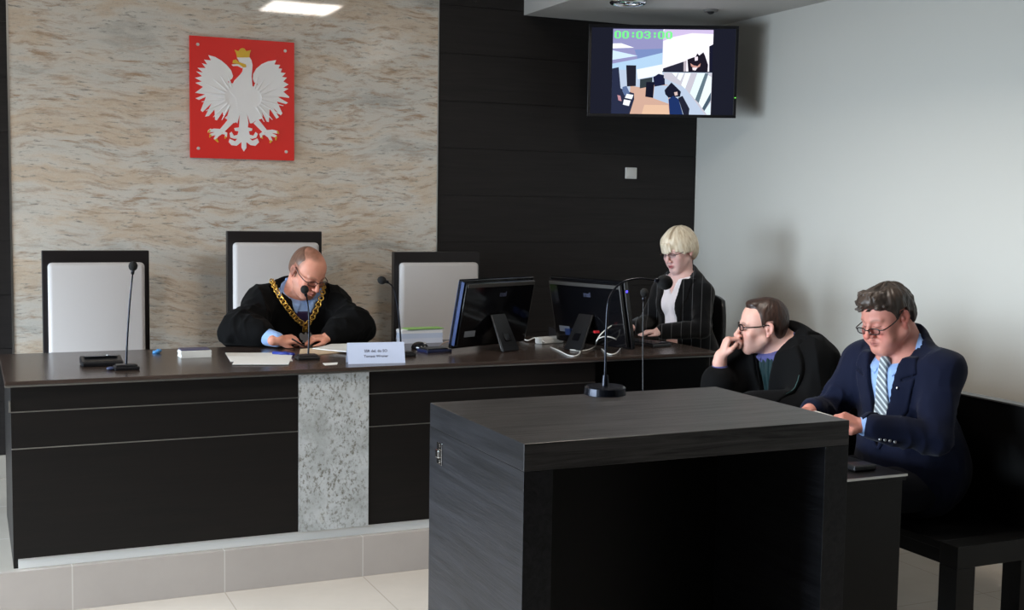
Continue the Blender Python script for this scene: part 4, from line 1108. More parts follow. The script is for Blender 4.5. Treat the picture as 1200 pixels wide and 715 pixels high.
def hairmesh(F, prims, zl, extra, amp, freq, col, origin, parent, thick=0, part_at=None, swirl=(0, .05, .11), seed=0, res=.0024, jit=.25, lock=(34, .25)):
    g = axis(-.135, .135, [], res); v = Vol(g, axis(-.15, .15, [], res), axis(-.11, .17, [], res))
    for c, r, kk in prims: v.ell(V(*c), V(*r), None, kk)
    ys = np.array([q[0] for q in zl]); zz = np.array([q[1] for q in zl])
    v.fun(lambda X, Y, Z: (np.interp(Y, ys, zz)-Z)*.75+X*0, .004, 'i')
    if extra is not None: extra(v)
    P, F_ = v.mesh(1); N = normals(P, F_)
    s = np.array(swirl); d = P-s; az = np.arctan2(d[:, 0], -d[:, 1]); el = np.arctan2(np.hypot(d[:, 0], d[:, 1]), d[:, 2]+.08)
    Q = np.stack([az*freq, el*5, np.full(len(P), seed*7.3)], 1)
    n1 = vn(Q); n2 = vn(np.stack([az*freq*.38+3, el*3+5, np.full(len(P), seed*3.1)], 1)); n3 = vn(P*lock[0]+seed)
    P = P+N*(amp*(n1*.55+n2*.9)+amp*jit*4*lock[1]*n3)[:, None]
    c0, c1 = lin(*col[0]), lin(*col[1]); w = np.clip(.5+.42*n1+.35*n2, 0, 1)[:, None]; C = c0*(1-w)+c1*w
    if part_at: C = part_at(P, C)
    return npmesh('hair', F.R.dot((P*F.k).T).T+F.t, F_, M['hair'], parent, C, origin)

def garment(name, v, m, parent, origin, disp=None, smooth=1, col=None):
    P, F_ = v.mesh(smooth)
    if disp is not None: P = P+normals(P, F_)*disp(P)[:, None]
    return npmesh(name, P, F_, m, parent, col, origin), P, F_

def folds(P, amp, sx, seed=0, T=None):
    """cloth folds: two octaves of ridged noise; sx = frequency per axis"""
    Q = P if T is None else T.inv(P)
    a = 1-np.abs(vn(Q*np.array(sx)+seed)); b = 1-np.abs(vn(Q*np.array(sx)*2.1+seed*2+9))
    return amp*((a**2-.5)+.45*(b**2-.5))
def limbfold(P, a, b, r, amp, n, at, width, seed=0):
    """creases ringing a limb near parameter `at`"""
    a = np.asarray(a, float); b = np.asarray(b, float); d = b-a; L = np.linalg.norm(d); d = d/L
    t = (P-a) @ d; rad = P-a-np.outer(t, d); ang = np.arctan2(rad[:, 2], rad[:, 0]+rad[:, 1]*.7); rr = np.linalg.norm(rad, axis=1)
    w = np.exp(-((t/L-at)/width)**2)*(rr < r*1.8)
    ph = t/L*n+.35*np.sin(ang+seed)+.55*vn(P*11+seed)
    return amp*w*(1-2*np.abs(np.sin(ph*PI))**.7)*(.5+.5*np.cos(ang-seed*1.7))

def torso(v, T, o, gr=0., k=.04):
    """T frame at the chest centre; o: widths; gr = garment growth"""
    w = o.get('w', 1.); d = o.get('d', 1.); b = o.get('belly', 0.)
    E = lambda c, r, kk=k: v.ell(T(*c), (np.array(r)+gr)*T.k, T.R, kk)
    E((0, .0, .03), (.165*w, .112*d, .155)); E((0, -.01, -.12), (.150*w, .112*d+b*.4, .15)); E((0, .015-b*.15, -.26), (.155*w+b*.3, .118*d+b*.8, .14))
    E((0, .01, .11), (.15*w, .082*d, .075))
    E((0, .0, .155), (.085, .06, .045), .05)
def rotf(facing, pitch=0, roll=0):
    f = np.array([facing[0], facing[1], 0.]); f /= np.linalg.norm(f)
    left = np.array([-f[1], f[0], 0]); up = np.array([0, 0, 1.]); p = math.radians(pitch); r = math.radians(roll)
    f2 = f*math.cos(p)-up*math.sin(p); u2 = np.cross(left, -f2)
    l2 = left*math.cos(r)-u2*math.sin(r); u3 = np.cross(l2, -f2)
    return np.stack([l2, -f2, u3], 1)

def zonesaxis(lo, hi, pts, i, fine, coarse, rad):
    return axis(lo, hi, [(p[i]-rad_, p[i]+rad_, fine) for p, rad_ in zip(pts, rad)], coarse)

def body(J, root):
    """one continuous skinned figure under the clothes"""
    hf, T = J['head'], J['T']; k = T.k
    pts = [hf.t]+[h.t+h.R[:, 1]*.09 for h in J['hands']]; rad = [.15*k]+[.125*k]*len(J['hands'])
    allp = np.array([hf.t+.17, hf.t-.17, T.t+.2, T.t-.2]+[p for q in ('elbows', 'wrists', 'knees', 'ankles', 'toes') for p in J[q]]+[h.t+h.R[:, 1]*.2 for h in J['hands']])
    lo, hi = allp.min(0)-.13, allp.max(0)+.13; lo[2] = max(lo[2], root[2]-.01)
    v = Vol(*[zonesaxis(lo[i], hi[i], pts, i, J.get('fine', .0034), .010, rad) for i in range(3)])
    torso(v, T, J['t'])
    pel = np.array(J['pelvis']); v.ell(pel, V(.16, .13, .12)*k*J['t'].get('w', 1), rotf(J['facing']), .06)
    v.cap(T(0, .01, -.25), pel, .12*k, .12*k, .06)
    nb = T(0, .03, .15); nk = J.get('neck', .056)
    v.cap(nb, hf(0, .032, -.045), nk*1.12*k, nk*.98*k, .03); v.cap(T(0, -.02, .13), hf(0, -.0, -.07), .045*k, .042*k, .03)
    head(v, hf, J['h'])
    for s, e, w, h in zip(J['shoulders'], J['elbows'], J['wrists'], J['hands']):
        v.cap(s, e, .052*k, .042*k, .03); v.cap(e, w, .043*k, .027*k, .012)
        hand(v, h, *J['hp'][J['hands'].index(h)])
    for hp_, kn, an, to in zip(J['hips'], J['knees'], J['ankles'], J['toes']):
        v.cap(hp_, kn, .078*k, .056*k, .03); v.cap(kn, an, .055*k, .036*k, .02); v.cap(an, to, .035*k, .028*k, .02)
    if J.get('clip'): J['clip'](v)
    P, F_ = v.mesh(1)
    return P, F_, head_color(P, hf, J['h'], lin(*J['skin']))

def mkperson(J, root, label):
    P, F_, C = body(J, root)
    o = npmesh('person', P, F_, M['skin'], None, C, root); o.location = root
    tag(o, label, 'person'); return o

def legs_garment(J, m, root, parent, name='trousers', ex=.022, floor_z=0.):
    k = J['T'].k; pts = np.array(J['hips']+J['knees']+J['ankles']+[J['pelvis']]); lo = pts.min(0)-.22; hi = pts.max(0)+.22
    v = Vol(*[axis(lo[i], hi[i], [], .011) for i in range(3)])
    v.ell(J['pelvis'], V(.165, .135, .13)*k*J['t'].get('w', 1)+ex*.5, rotf(J['facing']), .06)
    for hp_, kn, an in zip(J['hips'], J['knees'], J['ankles']):
        v.cap(hp_, kn, (.082+ex*.6)*k, (.06+ex*.6)*k, .03); v.cap(kn, np.array(an)+V(0, 0, .03), (.058+ex*.7)*k, (.042+ex)*k, .02)
    P, F_ = v.mesh(1); P = P+normals(P, F_)*folds(P, .006, (9, 9, 6), 2)[:, None]
    if J.get('seatz'): P[:, 2] = np.where((P[:, 0] > J['seatx']), np.maximum(P[:, 2], J['seatz']), P[:, 2])
    npmesh(name, P, F_, m, parent, None, root)
    for an, to in zip(J['ankles'], J['toes']):
        a = np.array(an); b = np.array(to); lo = np.minimum(a, b)-.08; hi = np.maximum(a, b)+.08
        v = Vol(*[axis(lo[i], hi[i], [], .006) for i in range(3)]); d = (b-a); d[2] = 0; L = np.linalg.norm(d); d /= L
        R = np.stack([np.cross(-d, V(0, 0, 1)), -d, V(0, 0, 1)], 1); z0 = floor_z
        c = a+d*L*.45; c[2] = z0+.035; v.ell(c, (.045*k, L*.5+.06, .045*k), R, .02); v.ell(V(a[0], a[1], z0+.055), (.04*k, .055*k, .06*k), R, .03)
        v.fun(lambda X, Y, Z: (z0+.002-Z)+X*0+Y*0, .002, 'i')
        P, F_ = v.mesh(1); npmesh('shoe', P, F_, M['shoe'], parent, None, root)

def arm(v, s, e, w, r, k=.03, end=.0):
    s, e, w = map(np.asarray, (s, e, w)); v.cap(s, e, r[0], r[1], k); v.cap(e, w-(w-e)/np.linalg.norm(w-e)*end, r[1], r[2], .02)

def front_y(bvh, T, x, z, root, off=0.):
    """hit of a ray from the front along local +y onto the garment"""
    o = Vector(T(x, -.24, z)-np.asarray(root)); d = Vector(T.R[:, 1]); h = bvh.ray_cast(o, d)
    return (h[0], h[1]) if h[0] is not None else (None, None)
def bvh_of(P, F_, root):
    return BVHTree.FromPolygons([Vector(p) for p in (P-np.asarray(root))], F_.tolist())
def surf_tube(name, bvh, T, pts, root, r, m, parent, off=.0, seg=6):
    L = []
    for x, z in [tuple(q) for q in spline([(a, b, 0) for a, b in pts], 8)] if False else [(q.x, q.y) for q in spline([(a, b, 0) for a, b in pts], 8)]:
        h, n = front_y(bvh, T, x, z, root)
        if h is not None: L.append(h+n*off)
    bm = bmesh.new(); tube(bm, L, r, seg, 0); return obj(name, bm, m, parent, True)
def Loc(T, X, Y, Z):
    x, y, z = X-T.t[0], Y-T.t[1], Z-T.t[2]
    return [(x*T.R[0, i]+y*T.R[1, i]+z*T.R[2, i])/T.k for i in range(3)]
def garm_grid(J, res, zlo, extra=.16):
    pts = np.array([J['T'].t, J['head'].t-V(0, 0, .08)]+J['shoulders']+J['elbows']+J['wrists']+[J['pelvis']])
    lo = pts.min(0)-extra; hi = pts.max(0)+extra; lo[2] = zlo
    return Vol(*[axis(lo[i], hi[i], [], res) for i in range(3)])
def neckcut(v, J, up=.0, tilt=.35):
    """trim everything above a tilted plane round the neck"""
    T = J['T']
    def f(X, Y, Z):
        x, y, z = Loc(T, X, Y, Z); return np.minimum(z-(.195+up)-tilt*y, .15-np.sqrt(x*x+(y+.01)**2))
    v.fun(f, .002, 'i')

# ================================================================== man in blue suit
k = 1.08; root = V(3.5, 3.8, 0)
T = Frame(rotf((-.98, -.16), 10), V(3.475, 3.80, .945), k); hf = Frame(rotf((-1, -.06), 20, -2), V(3.365, 3.80, 1.262), 1.07)
J = dict(T=T, head=hf, facing=(-.98, -.16), pelvis=V(3.53, 3.8, .60), t=dict(w=1.06, belly=.05), coneR=(.073, .066, .058, .053), cup=.008, ctilt=.75, skin=(208, 142, 126), neck=.066,
         h=dict(fat=.009, jaw=1.1, nose=1.02, flush=(196, 98, 88), lip=(176, 100, 96), lipw=.6, lid=(186, 128, 116), browc=(96, 74, 58), brow=.55))
J['shoulders'] = [T(.178, .0, .105), T(-.178, .0, .105)]
J['elbows'] = [V(3.385, 3.53, .815), V(3.30, 4.06, .83)]; J['wrists'] = [V(3.125, 3.63, .862), V(3.12, 3.95, .872)]
J['hands'] = [frame_from((-.85, .34, .34), (.15, -.55, .8), J['wrists'][0], 1.05), frame_from((-.85, -.52, .04), (.0, .1, 1), J['wrists'][1], 1.05)]
th_open = [(.046, .048, -.016), (.050, .078, -.026), (.046, .102, -.034)]
J['hp'] = [(-1, [(28, 30, 15), (34, 34, 18), (38, 36, 20), (42, 38, 20)], th_open), (1, [(30, 35, 20), (35, 40, 22), (40, 42, 24), (45, 42, 24)], th_open)]
J['hands'] = list(J['hands'])
J['hips'] = [V(3.50, 3.70, .58), V(3.50, 3.90, .58)]; J['knees'] = [V(3.00, 3.66, .585), V(3.00, 3.93, .585)]
J['ankles'] = [V(2.93, 3.66, .09), V(2.95, 3.93, .09)]; J['toes'] = [V(2.75, 3.64, .04), V(2.77, 3.93, .04)]
J['seatz'] = .457; J['seatx'] = 3.28
p4 = mkperson(J, root, 'man in a navy suit and patterned tie, reading papers at the bench table')
legs_garment(J, M['navy_dark'], root, p4)
# shirt
v = garm_grid(J, .006, .80, .05); torso(v, T, J['t'], .012)
v.cap(T(0, .03, .13), hf(0, .035, -.055), .073*k, .066*k, .03); v.cap(T(0, -.02, .12), hf(0, .0, -.085), .058*k, .053*k, .03)
neckcut(v, J, .008, .75)
def f(X, Y, Z):
    x, y, z = Loc(T, X, Y, Z); return -z-.14
v.fun(f, 0, 'i'); garment('shirt', v, M['shirt_blue'], p4, root)
v = Vol(*[axis(J['wrists'][0][i]-.14, J['wrists'][0][i]+.14, [], .004) for i in range(3)])
w0, e0 = J['wrists'][0], J['elbows'][0]; d = (w0-e0)/np.linalg.norm(w0-e0); v.cap(w0-d*.06, w0-d*.008, .043, .040, .002); garment('shirt_cuff', v, M['shirt_blue'], p4, root)
collar_wings(J, root, p4, M['shirt_blue'], .012, [(.004, .158), (.040, .098), (.075, .125), (.11, .23), (.0, .23)])
# tie
M['tie'] = stripes('patterned grey tie', srgb(116, 124, 132), srgb(206, 214, 216), 62, .42, (0, .75, .45), .5)
tb = garm_grid(J, .004, .82, .02); torso(tb, T, J['t'], .022)
def f(X, Y, Z):
    x, y, z = Loc(T, X, Y, Z); return np.maximum(np.maximum(np.abs(x)-(.017+.028*np.clip((.135-z)/.3, 0, 1)), y), np.maximum(z-.142, -z-.20))
tb.fun(f, .003, 'i'); tb.cap(T(0, -.095, .150), T(0, -.108, .118), .021*k, .014*k, .008); garment('necktie', tb, M['tie'], p4, root)
# jacket
v = garm_grid(J, .0065, .46, .20); torso(v, T, J['t'], .026)
v.ell(V(3.53, 3.8, .62), V(.20, .185, .17)*k, rotf(J['facing']), .08); v.cap(T(0, .02, -.2), V(3.53, 3.8, .62), .17*k, .18*k, .06)
for s, e, w in zip(J['shoulders'], J['elbows'], J['wrists']):
    v.ell(s+V(0, 0, .004), V(.074, .074, .068)*k, None, .05); arm(v, s, e, w, (.076*k, .062*k, .047*k), .05, .03)
v.cap(T(0, .045, .13), T(0, .055, .185), .088*k, .078*k, .03)
solid = v.copy()
wz = lambda z: np.clip((z+.17)*.225, 0, 1)
def f(X, Y, Z):
    x, y, z = Loc(T, X, Y, Z); return -np.minimum(np.minimum(wz(z)-np.abs(x)*1.0, -y+.02), z+.17)
v.fun(lambda X, Y, Z: -f(X, Y, Z), .003, 'i') if False else None
def opening(X, Y, Z):
    x, y, z = Loc(T, X, Y, Z); return np.maximum(np.maximum(np.abs(x)-wz(z), y-.03), -z-.17)
v.fun(opening, .003, 's'); neckcut(v, J, .006, .6)
v.fun(lambda X, Y, Z: np.where((X < 3.3) & (Z < 1), (.752-Z), -1.)+0*Y, .0, 'i')
eL, wL = J['elbows'][0], J['wrists'][0]
def disp(P):
    d = folds(P, .009, (8, 8, 5), 4)
    for i in (0, 1):
        d = d+limbfold(P, J['shoulders'][i], J['elbows'][i], .08, .006, 4, .85, .3, i)+limbfold(P, J['elbows'][i], J['wrists'][i], .07, .006, 4, .25, .35, i+3)
    return d
_, Pj, Fj = garment('jacket', v, M['navy'], p4, root, disp)
# lapels: raised layer
v = solid; v.v -= .0075
def lap(X, Y, Z):
    x, y, z = Loc(T, X, Y, Z); ax = np.abs(x); w = wz(z); outer = w+.012+np.clip((z+.17)*.42, 0, .062)-.5*np.clip(z-.115, 0, 1)
    notch = np.maximum(np.abs(z-.082-(ax-w)*.35)-.006, w+.028-ax)
    return np.maximum(np.maximum(np.maximum(w-ax, ax-outer), np.maximum(y-.03, np.maximum(-z-.17, z-.17))), -notch)
v.fun(lap, .002, 'i'); _, Pl, Fl = garment('lapels', v, M['navy'], p4, root, lambda P: folds(P, .009, (8, 8, 5), 4))
bv = bvh_of(np.concatenate([Pj, Pl]), np.concatenate([Fj, Fl+len(Pj)]), root)
h, n = front_y(bv, T, .078, .065, root)
if h: bm = bmesh.new(); sph(bm, h+n*.002, .0065, 12); obj('lapel_pin', bm, M['silver'], p4, True)
d = (wL-eL)/np.linalg.norm(wL-eL)
bvj = bvh_of(Pj, Fj, root)
for i in range(4):
    c = Vector(wL-d*(.035+.02*i)-root); hit = bvj.ray_cast(c+Vector((-.02, -.2, -.16)), Vector((.02, .2, .16)).normalized())
    if hit[0] is not None: bm = bmesh.new(); sph(bm, hit[0]+hit[1]*.0015, .0062, 12, (1, 1, 1)); obj('sleeve_button', bm, M['silver'], p4, True)
glasses(hf, p4, root, M['dark_frame'], zo=-.016, w=.0255, h=.0115, slip=.026, y0=-.108, thick=.0021)
zl = [(-.15, .062), (-.085, .060), (-.066, .052), (-.05, .034), (-.035, .012), (-.02, -.004), (-.008, .0), (.0, .03), (.03, .034), (.042, -.03), (.06, -.062), (.15, -.08)]
def ex(v):
    rs = np.random.RandomState(5)
    for i in range(70):
        a = rs.uniform(-1.0, 1.0); e = rs.uniform(.10, .9); b = V(math.sin(a)*.082*math.cos(e*.9), .01-math.cos(a)*.098*math.cos(e*.9), .05+.088*math.sin(e)); t = b+V(rs.uniform(-.012, .012), -.010-.008*rs.rand(), -.004+.007*rs.rand()) 
        v.cap(b, t, .0068, .0040, .006)
hairmesh(hf, [((0, .018, .040), (.0845, .102, .088), 0), ((0, -.045, .088), (.062, .052, .034), .02), ((.045, .0, .07), (.04, .06, .04), .02), ((-.045, .0, .07), (.04, .06, .04), .02), ((0, .07, .0), (.07, .045, .07), .02)],
         zl, ex, .0042, 13, ((32, 26, 23), (74, 61, 52)), root, p4, seed=1, res=.0023, lock=(48, .35))
# papers he holds
hc = (J['wrists'][0]+J['wrists'][1])/2+V(-.11, 0, .045)
bm = bmesh.new(); box(bm, (-.10, -.14, 0), (.10, .14, .002)); vs = bm.verts
o = obj('held_papers', bm, M['paper'], None); o.location = (3.00, 3.80, .888); o.rotation_euler = (0, .12, -.1); o.name = 'document'; tag(o, 'white papers held up by the man in the navy suit', 'document')
for q in bm.verts if False else []: pass
bm = bmesh.new(); box(bm, (-.05, -.035, 0), (.05, .035, .022), .006); o = obj('phone', bm, M['black_plastic'], None); o.location = (2.93, 3.42, .751); tag(o, 'black object lying on the side table near its front corner', 'device'); o.name = 'small_device'

# ================================================================== man resting chin on hand
k = 1.05; root = V(3.5, 4.52, 0)
T = Frame(rotf((-.97, -.22), 14), V(3.43, 4.52, .92), k); hf = Frame(rotf((-.90, .42), 3, 4), V(3.285, 4.52, 1.158), 1.05)
J = dict(T=T, head=hf, facing=(-.97, -.22), pelvis=V(3.53, 4.52, .60), t=dict(w=1.0), coneR=(.070, .060, .054, .046), cup=.004, ctilt=.6, skin=(222, 174, 158), neck=.056,
         h=dict(nose=1.0, flush=(210, 140, 126), lip=(190, 120, 112), lipw=.5, brow=.7, browc=(70, 50, 40), open=1, beard=(120, 96, 90)))
J['shoulders'] = [T(.170, .0, .10), T(-.170, -.02, .10)]
J['elbows'] = [V(3.36, 4.27, .80), V(3.12, 4.62, .80)]; J['wrists'] = [V(3.12, 4.36, .80), V(3.115, 4.595, 1.015)]
mouth = hf(0, -.115, -.066)
hd = hf(.0, -.112, -.075)-J['wrists'][1]
J['hands'] = [frame_from((-.9, .25, 0), (0, 0, 1), J['wrists'][0], 1.03), frame_from(V(.34, -.12, 1), V(-.90, .30, .1), J['wrists'][1], 1.0)]
J['hp'] = [(-1, [(20, 25, 15)]*4, th_open), (1, [(62, 70, 40), (66, 75, 42), (68, 78, 44), (70, 80, 45)], [(.040, .046, -.022), (.034, .072, -.036), (.018, .090, -.040)])]
J['hips'] = [V(3.50, 4.42, .58), V(3.50, 4.62, .58)]; J['knees'] = [V(3.02, 4.40, .575), V(3.02, 4.64, .575)]
J['ankles'] = [V(2.98, 4.40, .09), V(2.98, 4.64, .09)]; J['toes'] = [V(2.8, 4.38, .04), V(2.8, 4.64, .04)]
J['seatz'] = .457; J['seatx'] = 3.28
p3 = mkperson(J, root, 'man in a black gown with glasses resting his chin on his hand')
legs_garment(J, M['black_cloth'], root, p3)
v = garm_grid(J, .006, .85, .05); torso(v, T, J['t'], .012)
v.cap(T(0, .03, .13), hf(0, .035, -.06), .070*k, .060*k, .03); v.cap(T(0, -.02, .12), hf(0, .0, -.095), .054*k, .046*k, .03)
neckcut(v, J, .002, .6); garment('shirt', v, M['shirt_lilac'], p3, root)
collar_wings(J, root, p3, M['shirt_lilac'], .012, [(.004, .150), (.036, .10), (.07, .13), (.11, .23), (.0, .23)])
w0, e0 = J['wrists'][1], J['elbows'][1]; d = (w0-e0)/np.linalg.norm(w0-e0)
v = Vol(*[axis(w0[i]-.2, w0[i]+.1, [], .004) for i in range(3)]); v.cap(w0-d*.12, w0-d*.062, .045, .040, .002); garment('shirt_cuff', v, M['shirt_lilac'], p3, root)
# gown
v = garm_grid(J, .0065, .42, .22); torso(v, T, J['t'], .034)
v.ell(V(3.53, 4.52, .62), V(.20, .17, .17)*k, rotf(J['facing']), .08); v.cap(T(0, .02, -.2), V(3.52, 4.52, .62), .17*k, .18*k, .06)
for i, (s, e, w) in enumerate(zip(J['shoulders'], J['elbows'], J['wrists'])):
    v.ell(s, V(.085, .085, .075)*k, None, .05)
    if i == 0: arm(v, s, e, w, (.088*k, .085*k, .075*k), .05, .01)
    else: arm(v, s, e, e+(w-e)*.45, (.088*k, .075*k, .066*k), .05)
solid = v.copy()
wz = lambda z: .020+np.clip((z+.02)*.24, 0, 1)
def opening(X, Y, Z):
    x, y, z = Loc(T, X, Y, Z); return np.maximum(np.maximum(np.abs(x)-wz(z), y-.03), -z-.5)
inner = v.copy()
v.fun(opening, .004, 's'); neckcut(v, J, .0, .45)
v.fun(lambda X, Y, Z: np.where((X < 3.25) & (Z < .95), (.753-Z), -1.)+0*Y, 0, 'i')
ds = lambda P: folds(P, .013, (9, 9, 3), 11)+limbfold(P, J['shoulders'][0], J['elbows'][0], .08, .004, 5, .8, .3)
_, Pj, Fj = garment('gown', v, M['robe'], p3, root, ds)
inner.v += .018
inner.fun(lambda X, Y, Z: (lambda x, y, z: np.maximum(np.maximum(np.abs(x)-.05, y), np.maximum(z-.12, -z-.4)))(*Loc(T, X, Y, Z)), .003, 'i')
garment('green_jabot', inner, M['green_cloth'], p3, root, lambda P: .004*np.sin(T.inv(P)[:, 0]*260))
# wide rounded collar
v = solid; v.v -= .013
cw_ = lambda x, y, z: np.sqrt((x*.92)**2+(z-.165)**2*1.05)
def col_(X, Y, Z):
    x, y, z = Loc(T, X, Y, Z); ax = np.abs(x)
    lobe = np.sqrt(((ax-.095)/1.0)**2+((z-.065)/1.2)**2)-.108
    lobe = smin(lobe, np.maximum(np.sqrt(x*x+(z-.16)**2)-.15, -y-.0), .03)
    return np.maximum(np.maximum(lobe, np.where(y < .02, wz(z)+.002-ax, -1)), z-.30)
v.fun(col_, .003, 'i'); neckcut(v, J, .016, .45)
_, Pc, Fc = garment('wide_collar', v, M['robe'], p3, root, lambda P: folds(P, .003, (6, 6, 4), 3))
bc = bvh_of(Pc, Fc, root); M['piping'] = mat('dark green piping', srgb(46, 74, 72), .6)
for s in (-1, 1):
    L = []
    for i in range(22):
        a = math.radians(-150+i*9.2) if s > 0 else math.radians(-30-i*9.2)
        L.append((s*.095+.104*math.cos(a), .065+.124*math.sin(a)))
    try: surf_tube('collar_piping', bc, T, L[:18], root, .0022, M['piping'], p3, .001)
    except Exception as e_: print('piping', e_)
bm = bmesh.new(); h = Vector(T(.185, .01, .155)-root); sph(bm, h, .016, 16); obj('shoulder_knot', bm, M['robe'], p3, True)
glasses(hf, p3, root, M['dark_frame'], zo=.002, w=.026, h=.0125, thick=.0027)
zl = [(-.15, .076), (-.08, .074), (-.055, .064), (-.04, .045), (-.028, .018), (-.018, -.012), (-.008, -.012), (.0, .03), (.03, .034), (.042, -.03), (.06, -.06), (.15, -.075)]
def ex(v):
    for s in (-1, 1): v.ell(V(s*.066, -.070, .075), V(.022, .034, .035), None, .01, 's')
hairmesh(hf, [((0, .017, .038), (.0795, .098, .0875), 0), ((0, -.040, .099), (.044, .032, .018), .018), ((0, .06, .0), (.068, .045, .07), .02)], zl, ex, .0012, 18, ((40, 28, 24), (70, 48, 38)), root, p3, seed=3)

# ================================================================== judge
k = 1.06; root = V(1.6, 6.45, ZD)
T = Frame(rotf((.02, -1), 16), V(1.605, 6.40, 1.045), k); hf = Frame(rotf((.42, -.9), 33, 3), V(1.628, 6.25, 1.325), 1.06)
J = dict(T=T, head=hf, facing=(0, -1), pelvis=V(1.6, 6.50, .79), t=dict(w=1.02), coneR=(.068, .058, .052, .044), cup=.006, ctilt=.6, skin=(222, 156, 132), neck=.055,
         h=dict(nose=1.0, flush=(206, 116, 100), lip=(186, 92, 86), lipw=.7, browc=(110, 74, 56), brow=.5, lid=(190, 132, 116), jaw=.96, beard=(150, 108, 92)))
def scalp(x, y, z, inh, blend):
    w = sst(.0, .03, z-.02+np.maximum(0, -y-.03)*.0)*sst(-.06, -.02, y)*inh; 
    back = sst(-.03, .0, y)*(z > -.03)*inh
    mid = np.exp(-(x/.026)**4)*sst(.075, .10, z)*inh*sst(-.085, -.05, y)
    n = .75+.25*vn(np.stack([x, y, z], 1)*60)
    top = sst(.085, .10, z)*inh*sst(-.075, -.03, y)*(1-.85*np.exp(-((x-.030)/.020)**2-((y+.035)/.035)**2))
    blend(np.clip(.75*back*sst(.02, .05, np.abs(x)+z*.3)+.62*top, 0, .78)*n, lin(104, 72, 54))
J['h']['scalp'] = scalp
J['shoulders'] = [T(.175, .0, .10), T(-.175, .0, .10)]
J['elbows'] = [V(1.855, 6.16, 1.032), V(1.27, 6.17, 1.032)]; J['wrists'] = [V(1.68, 6.02, 1.0), V(1.405, 5.955, 1.0)]
J['hands'] = [frame_from((-.95, -.12, -.03), (0, -.15, 1), J['wrists'][0], 1.0), frame_from((.93, .10, .02), (-.1, -.45, .9), J['wrists'][1], 1.02)]
grip = [(.034, .052, -.030), (.026, .080, -.044), (.010, .098, -.050)]
J['hp'] = [(-1, [(30, 40, 25), (35, 45, 25), (40, 48, 28), (45, 50, 28)], th_open), (1, [(38, 55, 25), (48, 62, 35), (58, 70, 40), (62, 74, 42)], grip)]
J['hips'] = [V(1.70, 6.48, .76), V(1.50, 6.48, .76)]; J['knees'] = [V(1.74, 6.02, .76), V(1.46, 6.02, .76)]
J['ankles'] = [V(1.74, 5.98, ZD+.09), V(1.46, 5.98, ZD+.09)]; J['toes'] = [V(1.76, 5.80, ZD+.04), V(1.44, 5.80, ZD+.04)]
J['clip'] = lambda v: v.fun(lambda X, Y, Z: np.where((Y < 6.17) & (Z > .93), .9595-Z, -1.)+0*X, .004, 'i', (0, 5.4, .931), (3, 6.165, 1.2))
p1 = mkperson(J, root, 'balding judge in a black gown with a gold chain, writing at the desk')
J['pelvis'] = V(1.6, 6.5, .79); legs_garment(J, M['black_cloth'], root, p1, floor_z=ZD)
v = garm_grid(J, .005, .95, .05); torso(v, T, J['t'], .012)
v.cap(T(0, .03, .13), hf(0, .035, -.06), .068*k, .058*k, .03); v.cap(T(0, -.02, .12), hf(0, .0, -.10), .052*k, .044*k, .03)
neckcut(v, J, .004, .6)
def f(X, Y, Z):
    x, y, z = Loc(T, X, Y, Z); return np.maximum(.045-z, 0*x-1)
v.fun(f, .002, 'i')
def f(X, Y, Z):
    x, y, z = Loc(T, X, Y, Z); return np.maximum(np.maximum(np.abs(x)-(z-.150)*.9*.5, y), .10-z)
v.fun(f, .002, 's'); garment('shirt', v, M['shirt_blue'], p1, root)
collar_wings(J, root, p1, M['shirt_blue'], .014, [(.006, .155), (.034, .088), (.056, .118), (.062, .23), (.0, .23)])
wr, er = J['wrists'][1], J['elbows'][1]; d = (wr-er)/np.linalg.norm(wr-er)
v = Vol(*[axis(wr[i]-.16, wr[i]+.12, [], .004) for i in range(3)]); v.cap(wr-d*.075, wr-d*.012, .044, .038, .002); v.fun(lambda X, Y, Z: .9585-Z+0*X+0*Y, .003, 'i'); garment('shirt_cuff', v, M['shirt_blue'], p1, root)
v = garm_grid(J, .006, .95, .06); torso(v, T, J['t'], .018)
v.fun(lambda X, Y, Z: (lambda x, y, z: np.maximum(np.maximum(np.abs(x)-.09, y), np.maximum(z-.10, -z-.25)))(*Loc(T, X, Y, Z)), .003, 'i'); garment('violet_facing', v, M['robe_purple'], p1, root)
# robe
v = garm_grid(J, .0065, ZD+.12, .24); torso(v, T, J['t'], .036)
v.ell(V(1.6, 6.5, .80), V(.21, .18, .17)*k, None, .08); v.cap(T(0, .02, -.15), V(1.6, 6.49, .80), .17*k, .18*k, .06)
for kn, hp_, an in zip(J['knees'], J['hips'], J['ankles']): v.cap(hp_, kn, .10, .085, .04); v.cap(kn, np.array(an)+V(0, .02, .25), .09, .09, .04)
for i, (s, e, w) in enumerate(zip(J['shoulders'], J['elbows'], J['wrists'])):
    v.ell(s, V(.10, .09, .08)*k, None, .05); v.cap(s, e, .086*k, .090*k, .05); v.cap(e, e+(w-e)*(.35 if i else .5), .090*k, .080*k, .04); v.cap(e+(w-e)*.3, e+(w-e)*(.52 if i else .88), .078*k, (.060 if i else .054)*k, .02)
    v.ell(e+V((-.02 if i else .02), .03, -.02), V(.09, .10, .07), None, .05)
wz = lambda z: .006+np.clip((z+.015)*.36, 0, 1)
v.fun(lambda X, Y, Z: (lambda x, y, z: np.maximum(np.maximum(np.abs(x)-wz(z), y-.03), -z-.02))(*Loc(T, X, Y, Z)), .004, 's'); neckcut(v, J, -.006, .45)
v.fun(lambda X, Y, Z: np.where((Y < 6.165) & (Z > .88), (.9595-Z), -1.)+0*X, 0, 'i')
v.fun(lambda X, Y, Z: np.where((Y < 6.165) & (Z > .80) & (Z < .9595), .01, -1.)+0*X, 0, 'i')
